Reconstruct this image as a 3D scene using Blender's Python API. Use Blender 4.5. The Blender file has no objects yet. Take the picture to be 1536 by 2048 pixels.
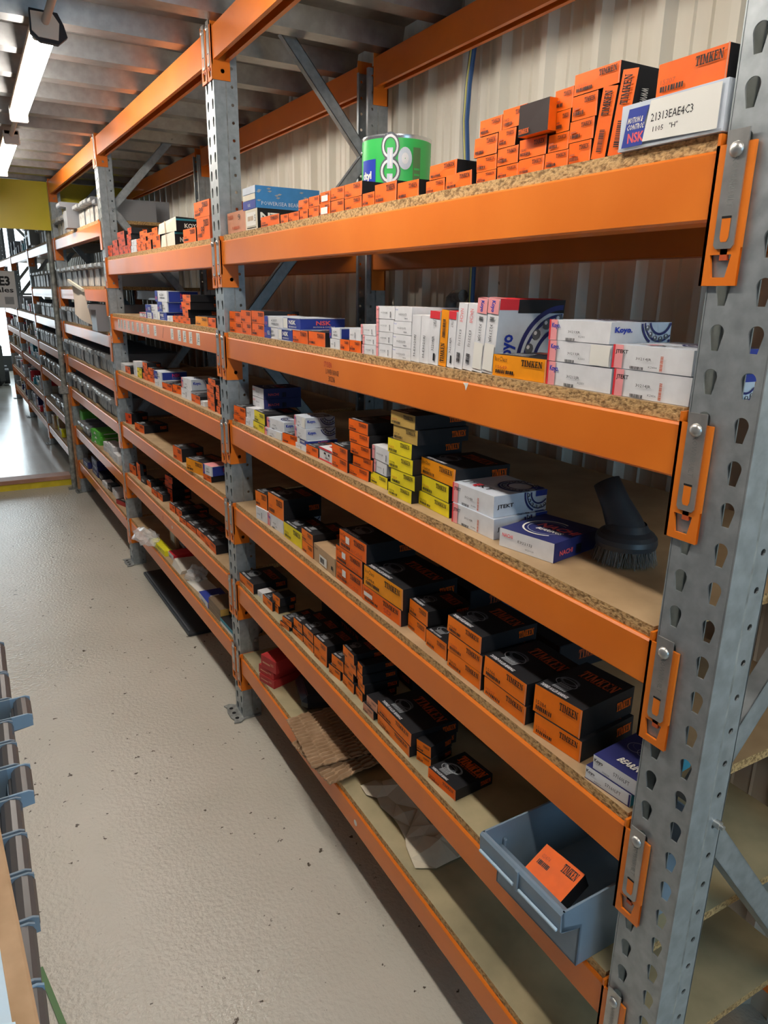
import bpy, bmesh, math, random
from math import sin, cos, pi, radians, atan, hypot
from mathutils import Vector, Matrix
SC = bpy.context.scene
COL = SC.collection
random.seed(7)
# ------------------------------------------------------------ camera
cam_d = bpy.data.cameras.new('camera'); cam = bpy.data.objects.new('camera', cam_d); COL.objects.link(cam)
SC.camera = cam
yaw, pit, rol = radians(29.571), radians(-16.926), radians(0.961)
fwd = Vector((sin(yaw)*cos(pit), cos(yaw)*cos(pit), sin(pit)))
rt0 = Vector((cos(yaw), -sin(yaw), 0)); up0 = rt0.cross(fwd)
rt = rt0*cos(rol) + up0*sin(rol); up = -rt0*sin(rol) + up0*cos(rol)
M = Matrix((rt, up, -fwd)).transposed().to_4x4(); M.translation = Vector((-0.744, -0.576, 1.616))
cam.matrix_world = M
cam_d.sensor_fit = 'VERTICAL'; cam_d.sensor_height = 24.0; cam_d.lens = 24.0*1425.27/2048
cam_d.clip_start = 0.02; cam_d.clip_end = 100
# ------------------------------------------------------------ world, lights, exposure
W = bpy.data.worlds.new('world'); SC.world = W; W.use_nodes = True
W.node_tree.nodes['Background'].inputs[0].default_value = (0.80, 0.88, 1.0, 1)
W.node_tree.nodes['Background'].inputs[1].default_value = 0.09
SC.view_settings.view_transform = 'Standard'; SC.view_settings.look = 'None'
SC.view_settings.exposure = 0.40; SC.view_settings.gamma = 1.0; SC.view_settings.use_curve_mapping = False
TUBE = 40.0          # emission of the fluorescent diffusers
def area(name, loc, to, sx, sy, pw, col):
    l = bpy.data.lights.new(name, 'AREA'); l.shape = 'RECTANGLE'; l.size = sx; l.size_y = sy; l.energy = pw; l.color = col
    o = bpy.data.objects.new(name, l); COL.objects.link(o); o.location = loc
    o.rotation_euler = (Vector(to)-Vector(loc)).to_track_quat('-Z', 'Y').to_euler(); return o
# daylight through the roller doors at the near end and at the far end of the building
area('daylight_near_door', (0.15, -2.7, 1.65), (-0.15, 0.7, 0.0), 1.3, 1.2, 20, (0.42, 0.74, 1.0))
area('daylight_far_door', (-1.2, 13.5, 1.9), (-0.6, 6.0, 0.8), 2.6, 2.2, 28, (0.80, 0.93, 1.0))
# ------------------------------------------------------------ materials
MATS = {}
def nod(m): return m.node_tree.nodes, m.node_tree.links
def mat(name, col, rough=0.5, metal=0.0, emi=None, es=0.0, alpha=1.0, trans=0.0):
    if name in MATS: return MATS[name]
    m = bpy.data.materials.new(name); m.use_nodes = True; b = m.node_tree.nodes['Principled BSDF']
    b.inputs['Base Color'].default_value = (*col, 1); b.inputs['Roughness'].default_value = rough; b.inputs['Metallic'].default_value = metal
    if emi: b.inputs['Emission Color'].default_value = (*emi, 1); b.inputs['Emission Strength'].default_value = es
    if trans: b.inputs['Transmission Weight'].default_value = trans
    b.inputs['Alpha'].default_value = alpha
    MATS[name] = m; return m
def noise_mix(m, c1, c2, scale, lo=0.35, hi=0.65, detail=4, kind='noise', stretch=(1,1,1), rough=None, bump=0, bscale=None, obj=True):
    n, l = nod(m); b = n['Principled BSDF']
    tc = n.new('ShaderNodeTexCoord'); mp = n.new('ShaderNodeMapping'); mp.inputs['Scale'].default_value = stretch
    l.new(tc.outputs['Object'], mp.inputs['Vector'])
    if kind == 'noise':
        t = n.new('ShaderNodeTexNoise'); t.inputs['Detail'].default_value = detail; out = t.outputs['Fac']
    else:
        t = n.new('ShaderNodeTexVoronoi'); out = t.outputs['Color']
    t.inputs['Scale'].default_value = scale; l.new(mp.outputs[0], t.inputs['Vector'])
    r = n.new('ShaderNodeValToRGB'); r.color_ramp.elements[0].position = lo; r.color_ramp.elements[1].position = hi
    r.color_ramp.elements[0].color = (*c1, 1); r.color_ramp.elements[1].color = (*c2, 1)
    l.new(out, r.inputs[0]); l.new(r.outputs[0], b.inputs['Base Color'])
    if rough:
        mr = n.new('ShaderNodeMapRange'); mr.inputs[3].default_value = rough[0]; mr.inputs[4].default_value = rough[1]
        l.new(out, mr.inputs[0]); l.new(mr.outputs[0], b.inputs['Roughness'])
    if bump:
        t2 = n.new('ShaderNodeTexNoise'); t2.inputs['Scale'].default_value = bscale or scale; t2.inputs['Detail'].default_value = 3
        l.new(mp.outputs[0], t2.inputs['Vector'])
        bp = n.new('ShaderNodeBump'); bp.inputs['Strength'].default_value = bump; bp.inputs['Distance'].default_value = 0.004
        l.new(t2.outputs['Fac'], bp.inputs['Height']); l.new(bp.outputs[0], b.inputs['Normal'])
    return r
def speck(m, scale, thr, col, stretch=(1,1,1), mask=2.0):
    """dark marks of their own shape over the base colour"""
    n, l = nod(m); b = n['Principled BSDF']
    src = b.inputs['Base Color'].links[0].from_socket
    tc = n.new('ShaderNodeTexCoord'); mp = n.new('ShaderNodeMapping'); mp.inputs['Scale'].default_value = stretch
    l.new(tc.outputs['Object'], mp.inputs['Vector'])
    t = n.new('ShaderNodeTexNoise'); t.inputs['Scale'].default_value = scale; t.inputs['Detail'].default_value = 5; t.inputs['Roughness'].default_value = .6
    l.new(mp.outputs[0], t.inputs['Vector'])
    t2 = n.new('ShaderNodeTexNoise'); t2.inputs['Scale'].default_value = mask; l.new(tc.outputs['Object'], t2.inputs['Vector'])
    ad = n.new('ShaderNodeMath'); ad.operation = 'MULTIPLY_ADD'; ad.inputs[1].default_value = 0.25; l.new(t2.outputs['Fac'], ad.inputs[0]); l.new(t.outputs['Fac'], ad.inputs[2])
    r = n.new('ShaderNodeValToRGB'); r.color_ramp.elements[0].position = thr; r.color_ramp.elements[1].position = thr+.02
    l.new(ad.outputs[0], r.inputs[0])
    mx = n.new('ShaderNodeMix'); mx.data_type = 'RGBA'; l.new(r.outputs[0], mx.inputs[0]); l.new(src, mx.inputs[6]); mx.inputs[7].default_value = (*col, 1)
    l.new(mx.outputs[2], b.inputs['Base Color'])
mat('beam_paint', (.80, .20, .022), .28); noise_mix(MATS['beam_paint'], (.76,.175,.010), (.84,.21,.013), 5, rough=(.30,.42), bump=.03, bscale=60)
MATS['beam_paint'].node_tree.nodes['Principled BSDF'].inputs['Coat Weight'].default_value = .12
mat('galvanised', (.4,.43,.45), .45, .65); noise_mix(MATS['galvanised'], (.33,.36,.37), (.44,.475,.49), 48, .32, .68, 3, rough=(.38,.52), bump=.04, bscale=90)
mat('galv_dull', (.33,.34,.33), .55, .45); noise_mix(MATS['galv_dull'], (.22,.23,.22), (.42,.43,.41), 40, rough=(.45,.6))
mat('zinc_clip', (.5,.49,.46), .35, .8); noise_mix(MATS['zinc_clip'], (.42,.41,.39), (.58,.57,.54), 30)
mat('deck_steel', (.3,.29,.28), .38, .75); noise_mix(MATS['deck_steel'], (.27,.265,.26), (.33,.325,.32), 34, .35, .65, 5, rough=(.27,.34))
mat('wall_sheet', (.62,.60,.52), .42); noise_mix(MATS['wall_sheet'], (.66,.63,.53), (.78,.75,.65), 6, stretch=(1,1,.25))
speck(MATS['wall_sheet'], 22, .60+.24, (.30,.27,.2), (1,1,.5))
mat('chip_edge', (.5,.3,.12), .8); noise_mix(MATS['chip_edge'], (.22,.12,.04), (.60,.38,.16), 240, .34, .56, 4, stretch=(1,.6,1.0), bump=.6, bscale=240)
mat('chip_top', (.5,.34,.18), .6); noise_mix(MATS['chip_top'], (.36,.235,.12), (.52,.36,.20), 9, .3, .7, 8, rough=(.5,.7))
mat('chip_dirty', (.36,.31,.17), .6); noise_mix(MATS['chip_dirty'], (.33,.29,.17), (.52,.43,.25), 9, .3, .7, 8)
mat('floor_paint', (.55,.52,.46), .3); noise_mix(MATS['floor_paint'], (.555,.525,.445), (.645,.61,.525), 1.6, .3, .7, 6, rough=(.20,.30), bump=.75, bscale=75)
speck(MATS['floor_paint'], 30, .79, (.10,.08,.06), mask=1.5); 
mat('floor_far', (.5,.5,.45), .22); noise_mix(MATS['floor_far'], (.46,.44,.38), (.53,.52,.46), 1.5, rough=(.12,.24), bump=.18, bscale=60)
mat('step_yellow', (.80,.62,.02), .45); noise_mix(MATS['step_yellow'], (.68,.52,.02), (.84,.66,.03), 10)
mat('panel_yellow', (.70,.55,.03), .35); noise_mix(MATS['panel_yellow'], (.86,.68,.02), (.92,.74,.03), 3)
mat('timber', (.45,.22,.10), .6); noise_mix(MATS['timber'], (.38,.18,.08), (.52,.27,.13), 6, stretch=(1,1,6))
mat('nosing', (.50,.26,.17), .5); noise_mix(MATS['nosing'], (.44,.22,.14), (.56,.31,.21), 8)
mat('pole', (.3,.31,.28), .5, .3); noise_mix(MATS['pole'], (.20,.21,.19), (.42,.42,.38), 30)
mat('bin_blue', (.20,.27,.34), .35); noise_mix(MATS['bin_blue'], (.185,.255,.325), (.215,.29,.365), 12)
mat('bin_pale', (.50,.66,.80), .35)
mat('bin_grey', (.27,.28,.30), .38); mat('bin_dark', (.10,.095,.095), .26); mat('bin_sky', (.22,.34,.47), .4)
mat('bin_band', (.30,.31,.31), .4); mat('bin_front_glare', (.60,.56,.49), .5); noise_mix(MATS['bin_front_glare'], (.36,.34,.31), (.72,.68,.60), 25, .35, .6)  # lamp glare on the bin fronts is painted in as whitish cream
def card(name, col, rough=.42, v=.06):
    m = mat(name, col, rough); noise_mix(m, tuple(max(0,c*(1-v*1.6)) for c in col), tuple(min(1,c*(1+v)) for c in col), 30, .3, .7, 5, rough=(rough-.02, rough+.14)); m.node_tree.nodes['Principled BSDF'].inputs['Specular IOR Level'].default_value = .28; return m
for nm, c in dict(orange=(.95,.145,.004), orange2=(.92,.15,.005), orange_lit=(.97,.205,.008), redor=(.85,.085,.012), yellow=(.90,.72,.02), amber=(.95,.33,.006), gold=(.56,.36,.09),
                  black=(.018,.018,.021), white=(.76,.76,.78), cream=(.74,.68,.54), red=(.72,.035,.05), redbox=(.46,.035,.035), blue=(.03,.055,.33), navy=(.03,.035,.15),
                  pink=(.84,.33,.34), tan=(.52,.34,.19), silver=(.60,.66,.74), teal=(.05,.30,.40), green=(.13,.55,.07), ink=(.012,.012,.014), inkblue=(.02,.05,.42),
                  darkor=(.55,.10,.03), grey=(.32,.34,.36), midgrey=(.12,.13,.15), brown=(.030,.016,.014), wornblue=(.05,.22,.50), palepink=(.66,.30,.18),
                  yelpk=(.80,.74,.02), nskred=(.80,.12,.14), brnk=(.20,.14,.085), crush=(.62,.58,.50), magenta=(.75,.06,.20)).items(): card(nm, c)
mat('rubber', (.030,.034,.040), .45); mat('bristle', (.15,.135,.12), .9); mat('hole', (.004,.004,.005), .9)
mat('tube_on', (1,1,1), .5, emi=(1.0,.93,.84), es=TUBE); mat('fitting', (.72,.70,.66), .4); mat('fitting_edge', (.60,.42,.30), .5)
mat('tape', (.02,.022,.03), .6); mat('conduit', (.52,.42,.36), .45)
mat('hose_blue', (.03,.10,.28), .4); mat('hose_stripe', (.55,.52,.16), .5); mat('can_green', (.04,.50,.10), .35); mat('steel', (.6,.6,.62), .25, .9)
mat('paper', (.50,.44,.34), .8); noise_mix(MATS['paper'], (.60,.53,.40), (.70,.62,.47), 14); mat('label', (.80,.78,.72), .6)
mat('cardboard', (.42,.27,.15), .8); noise_mix(MATS['cardboard'], (.34,.21,.11), (.48,.32,.19), 20)
mat('clear_plastic', (.85,.86,.86), .12, alpha=.42); mat('black_pack', (.03,.035,.045), .22); mat('kraft', (.80,.66,.53), .7)
mat('daylight', (.9,.95,1), .5, emi=(.80,.93,1.0), es=2.6); mat('leaf', (.10,.22,.08), .5); mat('far_dark', (.05,.055,.06), .5); mat('poster', (.78,.78,.80), .5)
# ------------------------------------------------------------ helpers
TH = atan(.0293); Y0 = 1.88
def LOC(bay, x, y, z):
    """bay 1 stands on the world axes, the run behind it is turned a little"""
    if bay == 1: return Vector((x, y, z))
    y -= Y0; return Vector((x*cos(TH)-y*sin(TH), Y0+x*sin(TH)+y*cos(TH), z))
def ROT(bay): return 0.0 if bay == 1 else TH
class MB:
    def __init__(s): s.v = []; s.f = []; s.m = []; s.mats = []; s.smooth = set()
    def mi(s, m):
        if m not in s.mats: s.mats.append(m)
        return s.mats.index(m)
    def add(s, vs, fs, m, sm=False):
        o = len(s.v); s.v += [tuple(v) for v in vs]; k = s.mi(m)
        for f in fs:
            if sm: s.smooth.add(len(s.f))
            s.f.append([o+i for i in f]); s.m.append(k)
    def box(s, x0, x1, y0, y1, z0, z1, m, **fm):
        vs = [(x0,y0,z0),(x1,y0,z0),(x1,y1,z0),(x0,y1,z0),(x0,y0,z1),(x1,y0,z1),(x1,y1,z1),(x0,y1,z1)]
        for nm, f in dict(bot=(0,3,2,1), top=(4,5,6,7), side=(0,1,5,4), back=(1,2,6,5), left=(2,3,7,6), front=(3,0,4,7)).items():
            s.add([vs[i] for i in f], [(0,1,2,3)], fm.get(nm, m))
    def rbox(s, x0, x1, y0, y1, z0, z1, r, m):
        """box with chamfered edges"""
        pts = []
        for (x, dx) in ((x0,1),(x1,-1)):
            for (y, dy) in ((y0,1),(y1,-1)):
                for (z, dz) in ((z0,1),(z1,-1)):
                    pts += [(x+dx*r,y+dy*r,z),(x+dx*r,y,z+dz*r),(x,y+dy*r,z+dz*r)]
        bm = bmesh.new(); [bm.verts.new(p) for p in pts]; r_ = bmesh.ops.convex_hull(bm, input=bm.verts)
        bm.verts.index_update(); s.add([v.co[:] for v in bm.verts], [[v.index for v in f.verts] for f in bm.faces], m); bm.free()
    def extr(s, poly, y0, y1, m, axis='y', cap=True):
        """extrude a 2D outline: (x,z) along y, (y,z) along x or (x,y) along z"""
        n = len(poly)
        P = (lambda a, b, t: (a, t, b)) if axis == 'y' else ((lambda a, b, t: (t, a, b)) if axis == 'x' else (lambda a, b, t: (a, b, t)))
        vs = [P(a, b, y0) for a, b in poly] + [P(a, b, y1) for a, b in poly]
        s.add(vs, [(i, (i+1) % n, n+(i+1) % n, n+i) for i in range(n)], m)
        if cap: s.add(vs, [tuple(range(n-1, -1, -1)), tuple(range(n, 2*n))], m)
    def tube(s, path, r, m, n=10, cap=True):
        path = [Vector(p) for p in path]; rings = []
        for i, p in enumerate(path):
            t = (path[min(i+1, len(path)-1)] - path[max(i-1, 0)]).normalized()
            a = t.orthogonal().normalized() if i == 0 else (a - t*a.dot(t)).normalized()
            b = t.cross(a); rr = r[i] if isinstance(r, (list, tuple)) else r
            rings.append([p + a*cos(2*pi*k/n)*rr + b*sin(2*pi*k/n)*rr for k in range(n)])
        vs = [v for q in rings for v in q]
        s.add(vs, [(i*n+k, i*n+(k+1) % n, (i+1)*n+(k+1) % n, (i+1)*n+k) for i in range(len(path)-1) for k in range(n)], m, True)
        if cap: s.add(rings[0]+rings[-1], [tuple(range(n)), tuple(range(2*n-1, n-1, -1))], m)
    def quadbar(s, a, b, wv, tv, m):
        """bar between two points with half-width vector wv and half-thickness vector tv"""
        a, b, wv, tv = Vector(a), Vector(b), Vector(wv), Vector(tv); vs = []
        for p in (a, b): vs += [p-wv-tv, p+wv-tv, p+wv+tv, p-wv+tv]
        s.add(vs, [(0,3,2,1),(4,5,6,7),(0,1,5,4),(1,2,6,5),(2,3,7,6),(3,0,4,7)], m)
    def holed(s, O, U, V, w, h, holes, t, m, cell):
        """sheet of thickness t with real holes; holes = list of (cu, cv, outline) one per cell rectangle in cell"""
        O, U, V = Vector(O), Vector(U), Vector(V); N = U.cross(V)
        for (u0, u1, v0, v1), out in zip(cell, holes):
            if len(out) < 6: out = [(out[i][0]+(out[(i+1) % len(out)][0]-out[i][0])*k/5, out[i][1]+(out[(i+1) % len(out)][1]-out[i][1])*k/5) for i in range(len(out)) for k in range(5)]
            cu = sum(p[0] for p in out)/len(out); cv = sum(p[1] for p in out)/len(out); rect = []
            for (a, b) in out:
                dx, dy = a-cu, b-cv; k = min(((u1-cu)/dx if dx > 1e-9 else (u0-cu)/dx if dx < -1e-9 else 9e9), ((v1-cv)/dy if dy > 1e-9 else (v0-cv)/dy if dy < -1e-9 else 9e9))
                rect.append((cu+dx*k, cv+dy*k))
            n = len(out); vs = []
            for off in (0, -t):
                vs += [O+U*a+V*b+N*off for a, b in rect] + [O+U*a+V*b+N*off for a, b in out]
            fs = []
            for i in range(n):
                j = (i+1) % n
                fs += [(i, j, n+j, n+i), (2*n+j, 2*n+i, 3*n+i, 3*n+j), (n+i, n+j, 3*n+j, 3*n+i)]
            # corner fillers
            s.add(vs, fs, m)
            cs = [(u0,v0),(u1,v0),(u1,v1),(u0,v1)]
            for i in range(n):
                j = (i+1) % n; p, q = rect[i], rect[j]
                if abs(p[0]-q[0]) > 1e-7 and abs(p[1]-q[1]) > 1e-7:
                    c = min(cs, key=lambda c: hypot(c[0]-p[0], c[1]-p[1]) + hypot(c[0]-q[0], c[1]-q[1]))
                    for off, fl in ((0, 0), (-t, 1)):
                        tri = [O+U*p[0]+V*p[1]+N*off, O+U*c[0]+V*c[1]+N*off, O+U*q[0]+V*q[1]+N*off]
                        s.add(tri, [(0,1,2) if not fl else (2,1,0)], m)
    def mesh(s, name):
        me = bpy.data.meshes.new(name); me.from_pydata(s.v, [], s.f)
        for m in s.mats: me.materials.append(MATS[m])
        for p, k in zip(me.polygons, s.m): p.material_index = k
        for i in s.smooth: me.polygons[i].use_smooth = True
        me.update(); return me
    def build(s, name, parent=None, loc=None, rot=None):
        o = bpy.data.objects.new(name, s.mesh(name)); COL.objects.link(o)
        if parent: o.parent = parent
        if loc is not None: o.location = loc
        if rot is not None: o.rotation_euler = rot
        return o
def empty(name, loc=(0,0,0), rz=0):
    o = bpy.data.objects.new(name, None); COL.objects.link(o); o.location = loc; o.rotation_euler = (0,0,rz); o.empty_display_size = .05; return o
def tag(o, label, cat, group=None):
    o['label'] = label; o['category'] = cat
    if group: o['group'] = group
    return o
def struct(o): o['kind'] = 'structure'; return o
def dup(o, parent=None):
    c = o.copy(); COL.objects.link(c); c.parent = parent
    for ch in list(o.children): dup(ch, c)
    return c
ORD = 'zeroth first second third fourth fifth sixth seventh eighth ninth tenth eleventh twelfth thirteenth fourteenth fifteenth sixteenth seventeenth eighteenth nineteenth twentieth'.split()
def ordw(n):
    if n <= 20: return ORD[n]
    t, u = divmod(n, 10); tens = {2:'twenty', 3:'thirty', 4:'forty'}[t]
    return {2:'twentieth',3:'thirtieth',4:'fortieth'}[t] if u == 0 else tens+'-'+ORD[u]
# ------------------------------------------------------------ lettering
SLAB = dict(
 T=(.62, [[(0,.84),(.62,.84),(.62,1),(0,1)],[(.22,0),(.40,0),(.40,.9),(.22,.9)],[(.11,0),(.51,0),(.51,.11),(.11,.11)],[(0,.64),(.08,.64),(.12,.9),(0,.9)],[(.54,.64),(.62,.64),(.62,.9),(.50,.9)]]),
 I=(.36, [[(.09,0),(.27,0),(.27,1),(.09,1)],[(0,0),(.36,0),(.36,.11),(0,.11)],[(0,.89),(.36,.89),(.36,1),(0,1)]]),
 M=(.86, [[(.10,0),(.20,0),(.20,1),(.10,1)],[(.60,0),(.78,0),(.78,1),(.60,1)],[(.08,1),(.28,1),(.50,.25),(.40,.05)],[(.40,.05),(.50,.25),(.62,1),(.78,1)],[(0,0),(.30,0),(.30,.11),(0,.11)],[(.50,0),(.86,0),(.86,.11),(.50,.11)],[(0,.89),(.2,.89),(.2,1),(0,1)],[(.66,.89),(.86,.89),(.86,1),(.66,1)]]),
 K=(.70, [[(.09,0),(.27,0),(.27,1),(.09,1)],[(.24,.36),(.36,.36),(.60,.95),(.46,.95)],[(.30,.52),(.44,.64),(.66,.05),(.46,.05)],[(0,0),(.36,0),(.36,.11),(0,.11)],[(0,.89),(.36,.89),(.36,1),(0,1)],[(.40,.89),(.68,.89),(.68,1),(.40,1)],[(.40,0),(.70,0),(.70,.11),(.40,.11)]]),
 E=(.60, [[(.09,0),(.27,0),(.27,1),(.09,1)],[(0,0),(.60,0),(.60,.13),(0,.13)],[(0,.87),(.58,.87),(.58,1),(0,1)],[(.2,.44),(.44,.44),(.44,.56),(.2,.56)],[(.52,0),(.60,0),(.60,.32),(.54,.2)],[(.50,.8),(.58,.70),(.58,1),(.50,1)],[(.38,.35),(.44,.35),(.44,.65),(.38,.65)]]),
 N=(.76, [[(.10,0),(.19,0),(.19,1),(.10,1)],[(.56,0),(.66,0),(.66,1),(.56,1)],[(.04,1),(.26,1),(.66,0),(.50,0)],[(0,0),(.30,0),(.30,.11),(0,.11)],[(.46,.89),(.76,.89),(.76,1),(.46,1)],[(0,.89),(.2,.89),(.2,1),(0,1)]]))
TXT = {}
def glyphs(txt, bold=0.0):
    """list of (verts, faces) in em units with x from 0 and the total width"""
    k = (txt, bold)
    if k in TXT: return TXT[k]
    if txt == 'TIMKEN':
        vs, fs, x = [], [], 0
        for ch in txt:
            w, ps = SLAB[ch]
            for p in ps: fs.append(tuple(range(len(vs), len(vs)+4))); vs += [(x+a, b) for a, b in p]
            x += w+.045
        TXT[k] = (vs, fs, x-.045); return TXT[k]
    c = bpy.data.curves.new('t', 'FONT'); c.body = txt; c.size = 1.0; c.resolution_u = 1 if len(txt) > 5 else 2; c.offset = bold
    o = bpy.data.objects.new('t', c); COL.objects.link(o); dg = bpy.context.evaluated_depsgraph_get()
    me = bpy.data.meshes.new_from_object(o.evaluated_get(dg)); vs = [(v.co.x, v.co.y) for v in me.vertices]; fs = [tuple(p.vertices) for p in me.polygons]
    bpy.data.objects.remove(o); bpy.data.curves.remove(c); bpy.data.meshes.remove(me)
    xs = [v[0] for v in vs]; ys = [v[1] for v in vs]; x0, y0 = min(xs), min(0, min(ys)) ; s = 1/ (max(ys)-min(ys) if max(ys)-min(ys) > 0 else 1); y0 = min(ys)
    vs = [((a-x0)*s, (b-y0)*s) for a, b in vs]; TXT[k] = (vs, fs, max(v[0] for v in vs)); return TXT[k]
class Face:
    def __init__(s, mb, O, U, V, w, h): s.mb = mb; s.O, s.U, s.V = Vector(O), Vector(U), Vector(V); s.N = s.U.cross(s.V); s.w = w; s.h = h
    def P(s, u, v, e=.0004): return s.O + s.U*u + s.V*v + s.N*e
    def poly(s, pts, m, e=.0003): s.mb.add([s.P(u*s.w, v*s.h, e) for u, v in pts], [tuple(range(len(pts)))], m)
    def rect(s, u0, v0, u1, v1, m, e=.0003): s.poly([(u0,v0),(u1,v0),(u1,v1),(u0,v1)], m, e)
    def text(s, t, u, v, wd, hg, m, rot=0, bold=0.0, e=.0006, slant=0):
        """text fitted in a rectangle wd x hg (fractions of the face); rot in quarter turns"""
        vs, fs, W_ = glyphs(t, bold); out = []
        W2, H2 = (wd*s.w, hg*s.h) if rot % 2 == 0 else (hg*s.h, wd*s.w)
        for a, b in vs:
            a = a/W_*W2 + slant*b*H2; b = b*H2
            if rot == 1: a, b = W2r(b, wd*s.w), a
            elif rot == 3: a, b = b, H2r(a, hg*s.h)
            elif rot == 2: a, b = wd*s.w-a, hg*s.h-b
            out.append(s.P(u*s.w+a, v*s.h+b, e))
        s.mb.add(out, fs, m)
    def ring(s, cu, cv, r, t, m, n=28, e=.0005, a0=0, a1=2*pi, sq=1.0):
        """ring of radius r and width t in metres"""
        vs = []
        for i in range(n+1):
            a = a0+(a1-a0)*i/n
            for q in (r, r-t): vs.append(s.P(cu*s.w+cos(a)*q, cv*s.h+sin(a)*q*sq, e))
        s.mb.add(vs, [(2*i, 2*i+2, 2*i+3, 2*i+1) for i in range(n)], m)
    def disc(s, cu, cv, r, m, n=14, e=.0006, sq=1.0):
        s.mb.add([s.P(cu*s.w+cos(2*pi*i/n)*r, cv*s.h+sin(2*pi*i/n)*r*sq, e) for i in range(n)], [tuple(range(n))], m)
    def bars(s, u, v, wd, hg, m, n=9, rot=0, seed=1):
        rr = random.Random(seed)
        for i in range(n):
            f = i/n; g = f + (.45+.4*rr.random())/n
            if rot: s.rect(u, v+hg*f, u+wd, v+hg*g, m, .0005)
            else: s.rect(u+wd*f, v, u+wd*g, v+hg, m, .0005)
def W2r(b, W): return W-b
def H2r(a, H): return H-a
# ------------------------------------------------------------ the building
def quad(name, pts, m):
    b = MB(); b.add(pts, [(0,1,2,3)], m); o = b.build(name); return struct(o)
b = MB(); b.box(-3.2, 1.0, -4.0, 5.96, -.1, 0, 'floor_paint'); struct(b.build('floor'))
b = MB(); b.box(-3.2, 1.4, 6.0, 16.0, -.05, .055, 'floor_far'); struct(b.build('floor_raised'))
b = MB(); b.box(-3.2, -.155, 5.955, 6.0, 0, .052, 'step_yellow'); struct(b.build('trim_1'))
b = MB(); b.rbox(-3.2, -.155, 5.945, 6.10, .053, .088, .003, 'nosing'); struct(b.build('trim_2'))
# corrugated wall cladding
b = MB(); prof = []; y = -1.6; WX = .68
while y < 16:
    prof += [(WX, y), (WX-.026, y+.014), (WX-.026, y+.036), (WX, y+.05), (WX, y+.094), (WX-.005, y+.098), (WX, y+.102), (WX, y+.140), (WX-.005, y+.144), (WX, y+.148)]; y += .19
n = len(prof)
b.add([(x, yy, 0) for x, yy in prof]+[(x, yy, 3.2) for x, yy in prof], [(i, i+1, n+i+1, n+i) for i in range(n-1)], 'wall_sheet')
b.box(WX+.004, WX+.02, -1.6, 16, 0, 3.2, 'wall_sheet'); struct(b.build('wall_right'))
# corrugated steel deck of the mezzanine overhead
b = MB(); y = -1.48; prof = []
while y < 6.2:
    prof += [(y, 2.455), (y+.225, 2.455), (y+.245, 2.392), (y+.313, 2.392)]; y += .333
    if y > 6.2: break
n = len(prof); X0, X1 = -3.2, .62
b.add([(X0, a, c) for a, c in prof]+[(X1, a, c) for a, c in prof], [(i, n+i, n+i+1, i+1) for i in range(n-1)], 'deck_steel')
b.box(X0, X1, -1.48, 6.2, 2.47, 2.5, 'deck_steel'); struct(b.build('ceiling'))
b = MB(); b.box(-3.2, -.0, 0, .02, 2.045, 2.385, 'panel_yellow'); b.box(0, .62, 0, .02, 2.045, 2.385, 'panel_yellow')
o = b.build('fascia_panel', loc=LOC(2, -.075, 5.745, 0), rot=(0,0,TH)); tag(o, 'yellow fascia panel hanging across the aisle under the steel deck', 'panel')
# far end: daylight opening in the far wall
b = MB(); b.box(-3.2, 1.4, 15.6, 15.7, 0, .35, 'far_dark'); b.box(-3.2, -2.6, 15.6, 15.7, .35, 4, 'far_dark'); b.box(.9, 1.4, 15.6, 15.7, .35, 4, 'far_dark'); b.box(-2.6, .9, 15.6, 15.7, 3.4, 4, 'far_dark')
struct(b.build('wall_far'))
b = MB(); b.box(-2.6, .9, 15.62, 15.66, .35, 3.4, 'daylight')
struct(b.build('window_1'))
b = MB()
for k in range(5): b.box(-2.6+k*.86, -2.56+k*.86, 15.56, 15.6, .35, 3.4, 'far_dark')
b.box(-2.6, .9, 15.56, 15.6, 1.5, 1.54, 'far_dark'); struct(b.build('trim_3'))
b = MB(); b.rbox(-1.5, -.34, 13.0, 14.0, .06, .78, .08, 'far_dark'); b.rbox(-1.3, -.45, 13.2, 13.9, .77, 1.0, .06, 'midgrey')
for yy in (13.2, 13.8): b.tube([(-.36, yy, .2), (-.28, yy, .2)], .13, 'rubber', 14)
tag(b.build('trolley'), 'dark bulky trolley parked at the bright far end of the aisle', 'trolley')
# ------------------------------------------------------------ fluorescent fittings and conduit
def fitting(y0, lab, taped=False):
    r = empty('fluorescent_light', (-.447, y0, 2.364)); L = 1.24
    tag(r, lab, 'light', 'fluorescent battens in a line over the aisle')
    b = MB(); b.rbox(-.033, .033, 0, L, -.020, 0, .003, 'fitting_edge'); b.build('housing', r)
    b = MB(); b.extr([(-.029,-.020),(-.031,-.036),(-.026,-.050),(-.012,-.057),(.012,-.057),(.026,-.050),(.031,-.036),(.029,-.020)], .025, L-.025, 'tube_on'); b.build('diffuser', r)
    for q in (0, L-.026):
        b = MB(); b.rbox(-.036, .036, q, q+.026, -.062, .002, .005, 'fitting'); b.build('end_cap', r)
    if taped:
        b = MB(); b.extr([(-.042,-.052),(-.018,-.070),(.030,-.072),(.046,-.058),(.056,-.050),(.048,-.020),(.034,.008),(-.040,.010)], -.012, .008, 'tape'); b.build('tape', r)
        b = MB(); b.extr([(-.038,-.046),(-.022,-.060),(.030,-.062),(.036,-.020),(.020,.003),(-.037,.002)], -.017, -.012, 'label'); b.build('end_plate', r)
    return r
fitting(-1.55, 'fluorescent light fitting in the row above the aisle, behind the nearest one')
fitting(.18, 'glowing fluorescent light fitting over the aisle beside the nearest bay')
fitting(1.96, 'bright fluorescent fitting with black tape round its near end, top left', True)
fitting(3.74, 'second bright fluorescent fitting further along, cut by the left picture edge')
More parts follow.
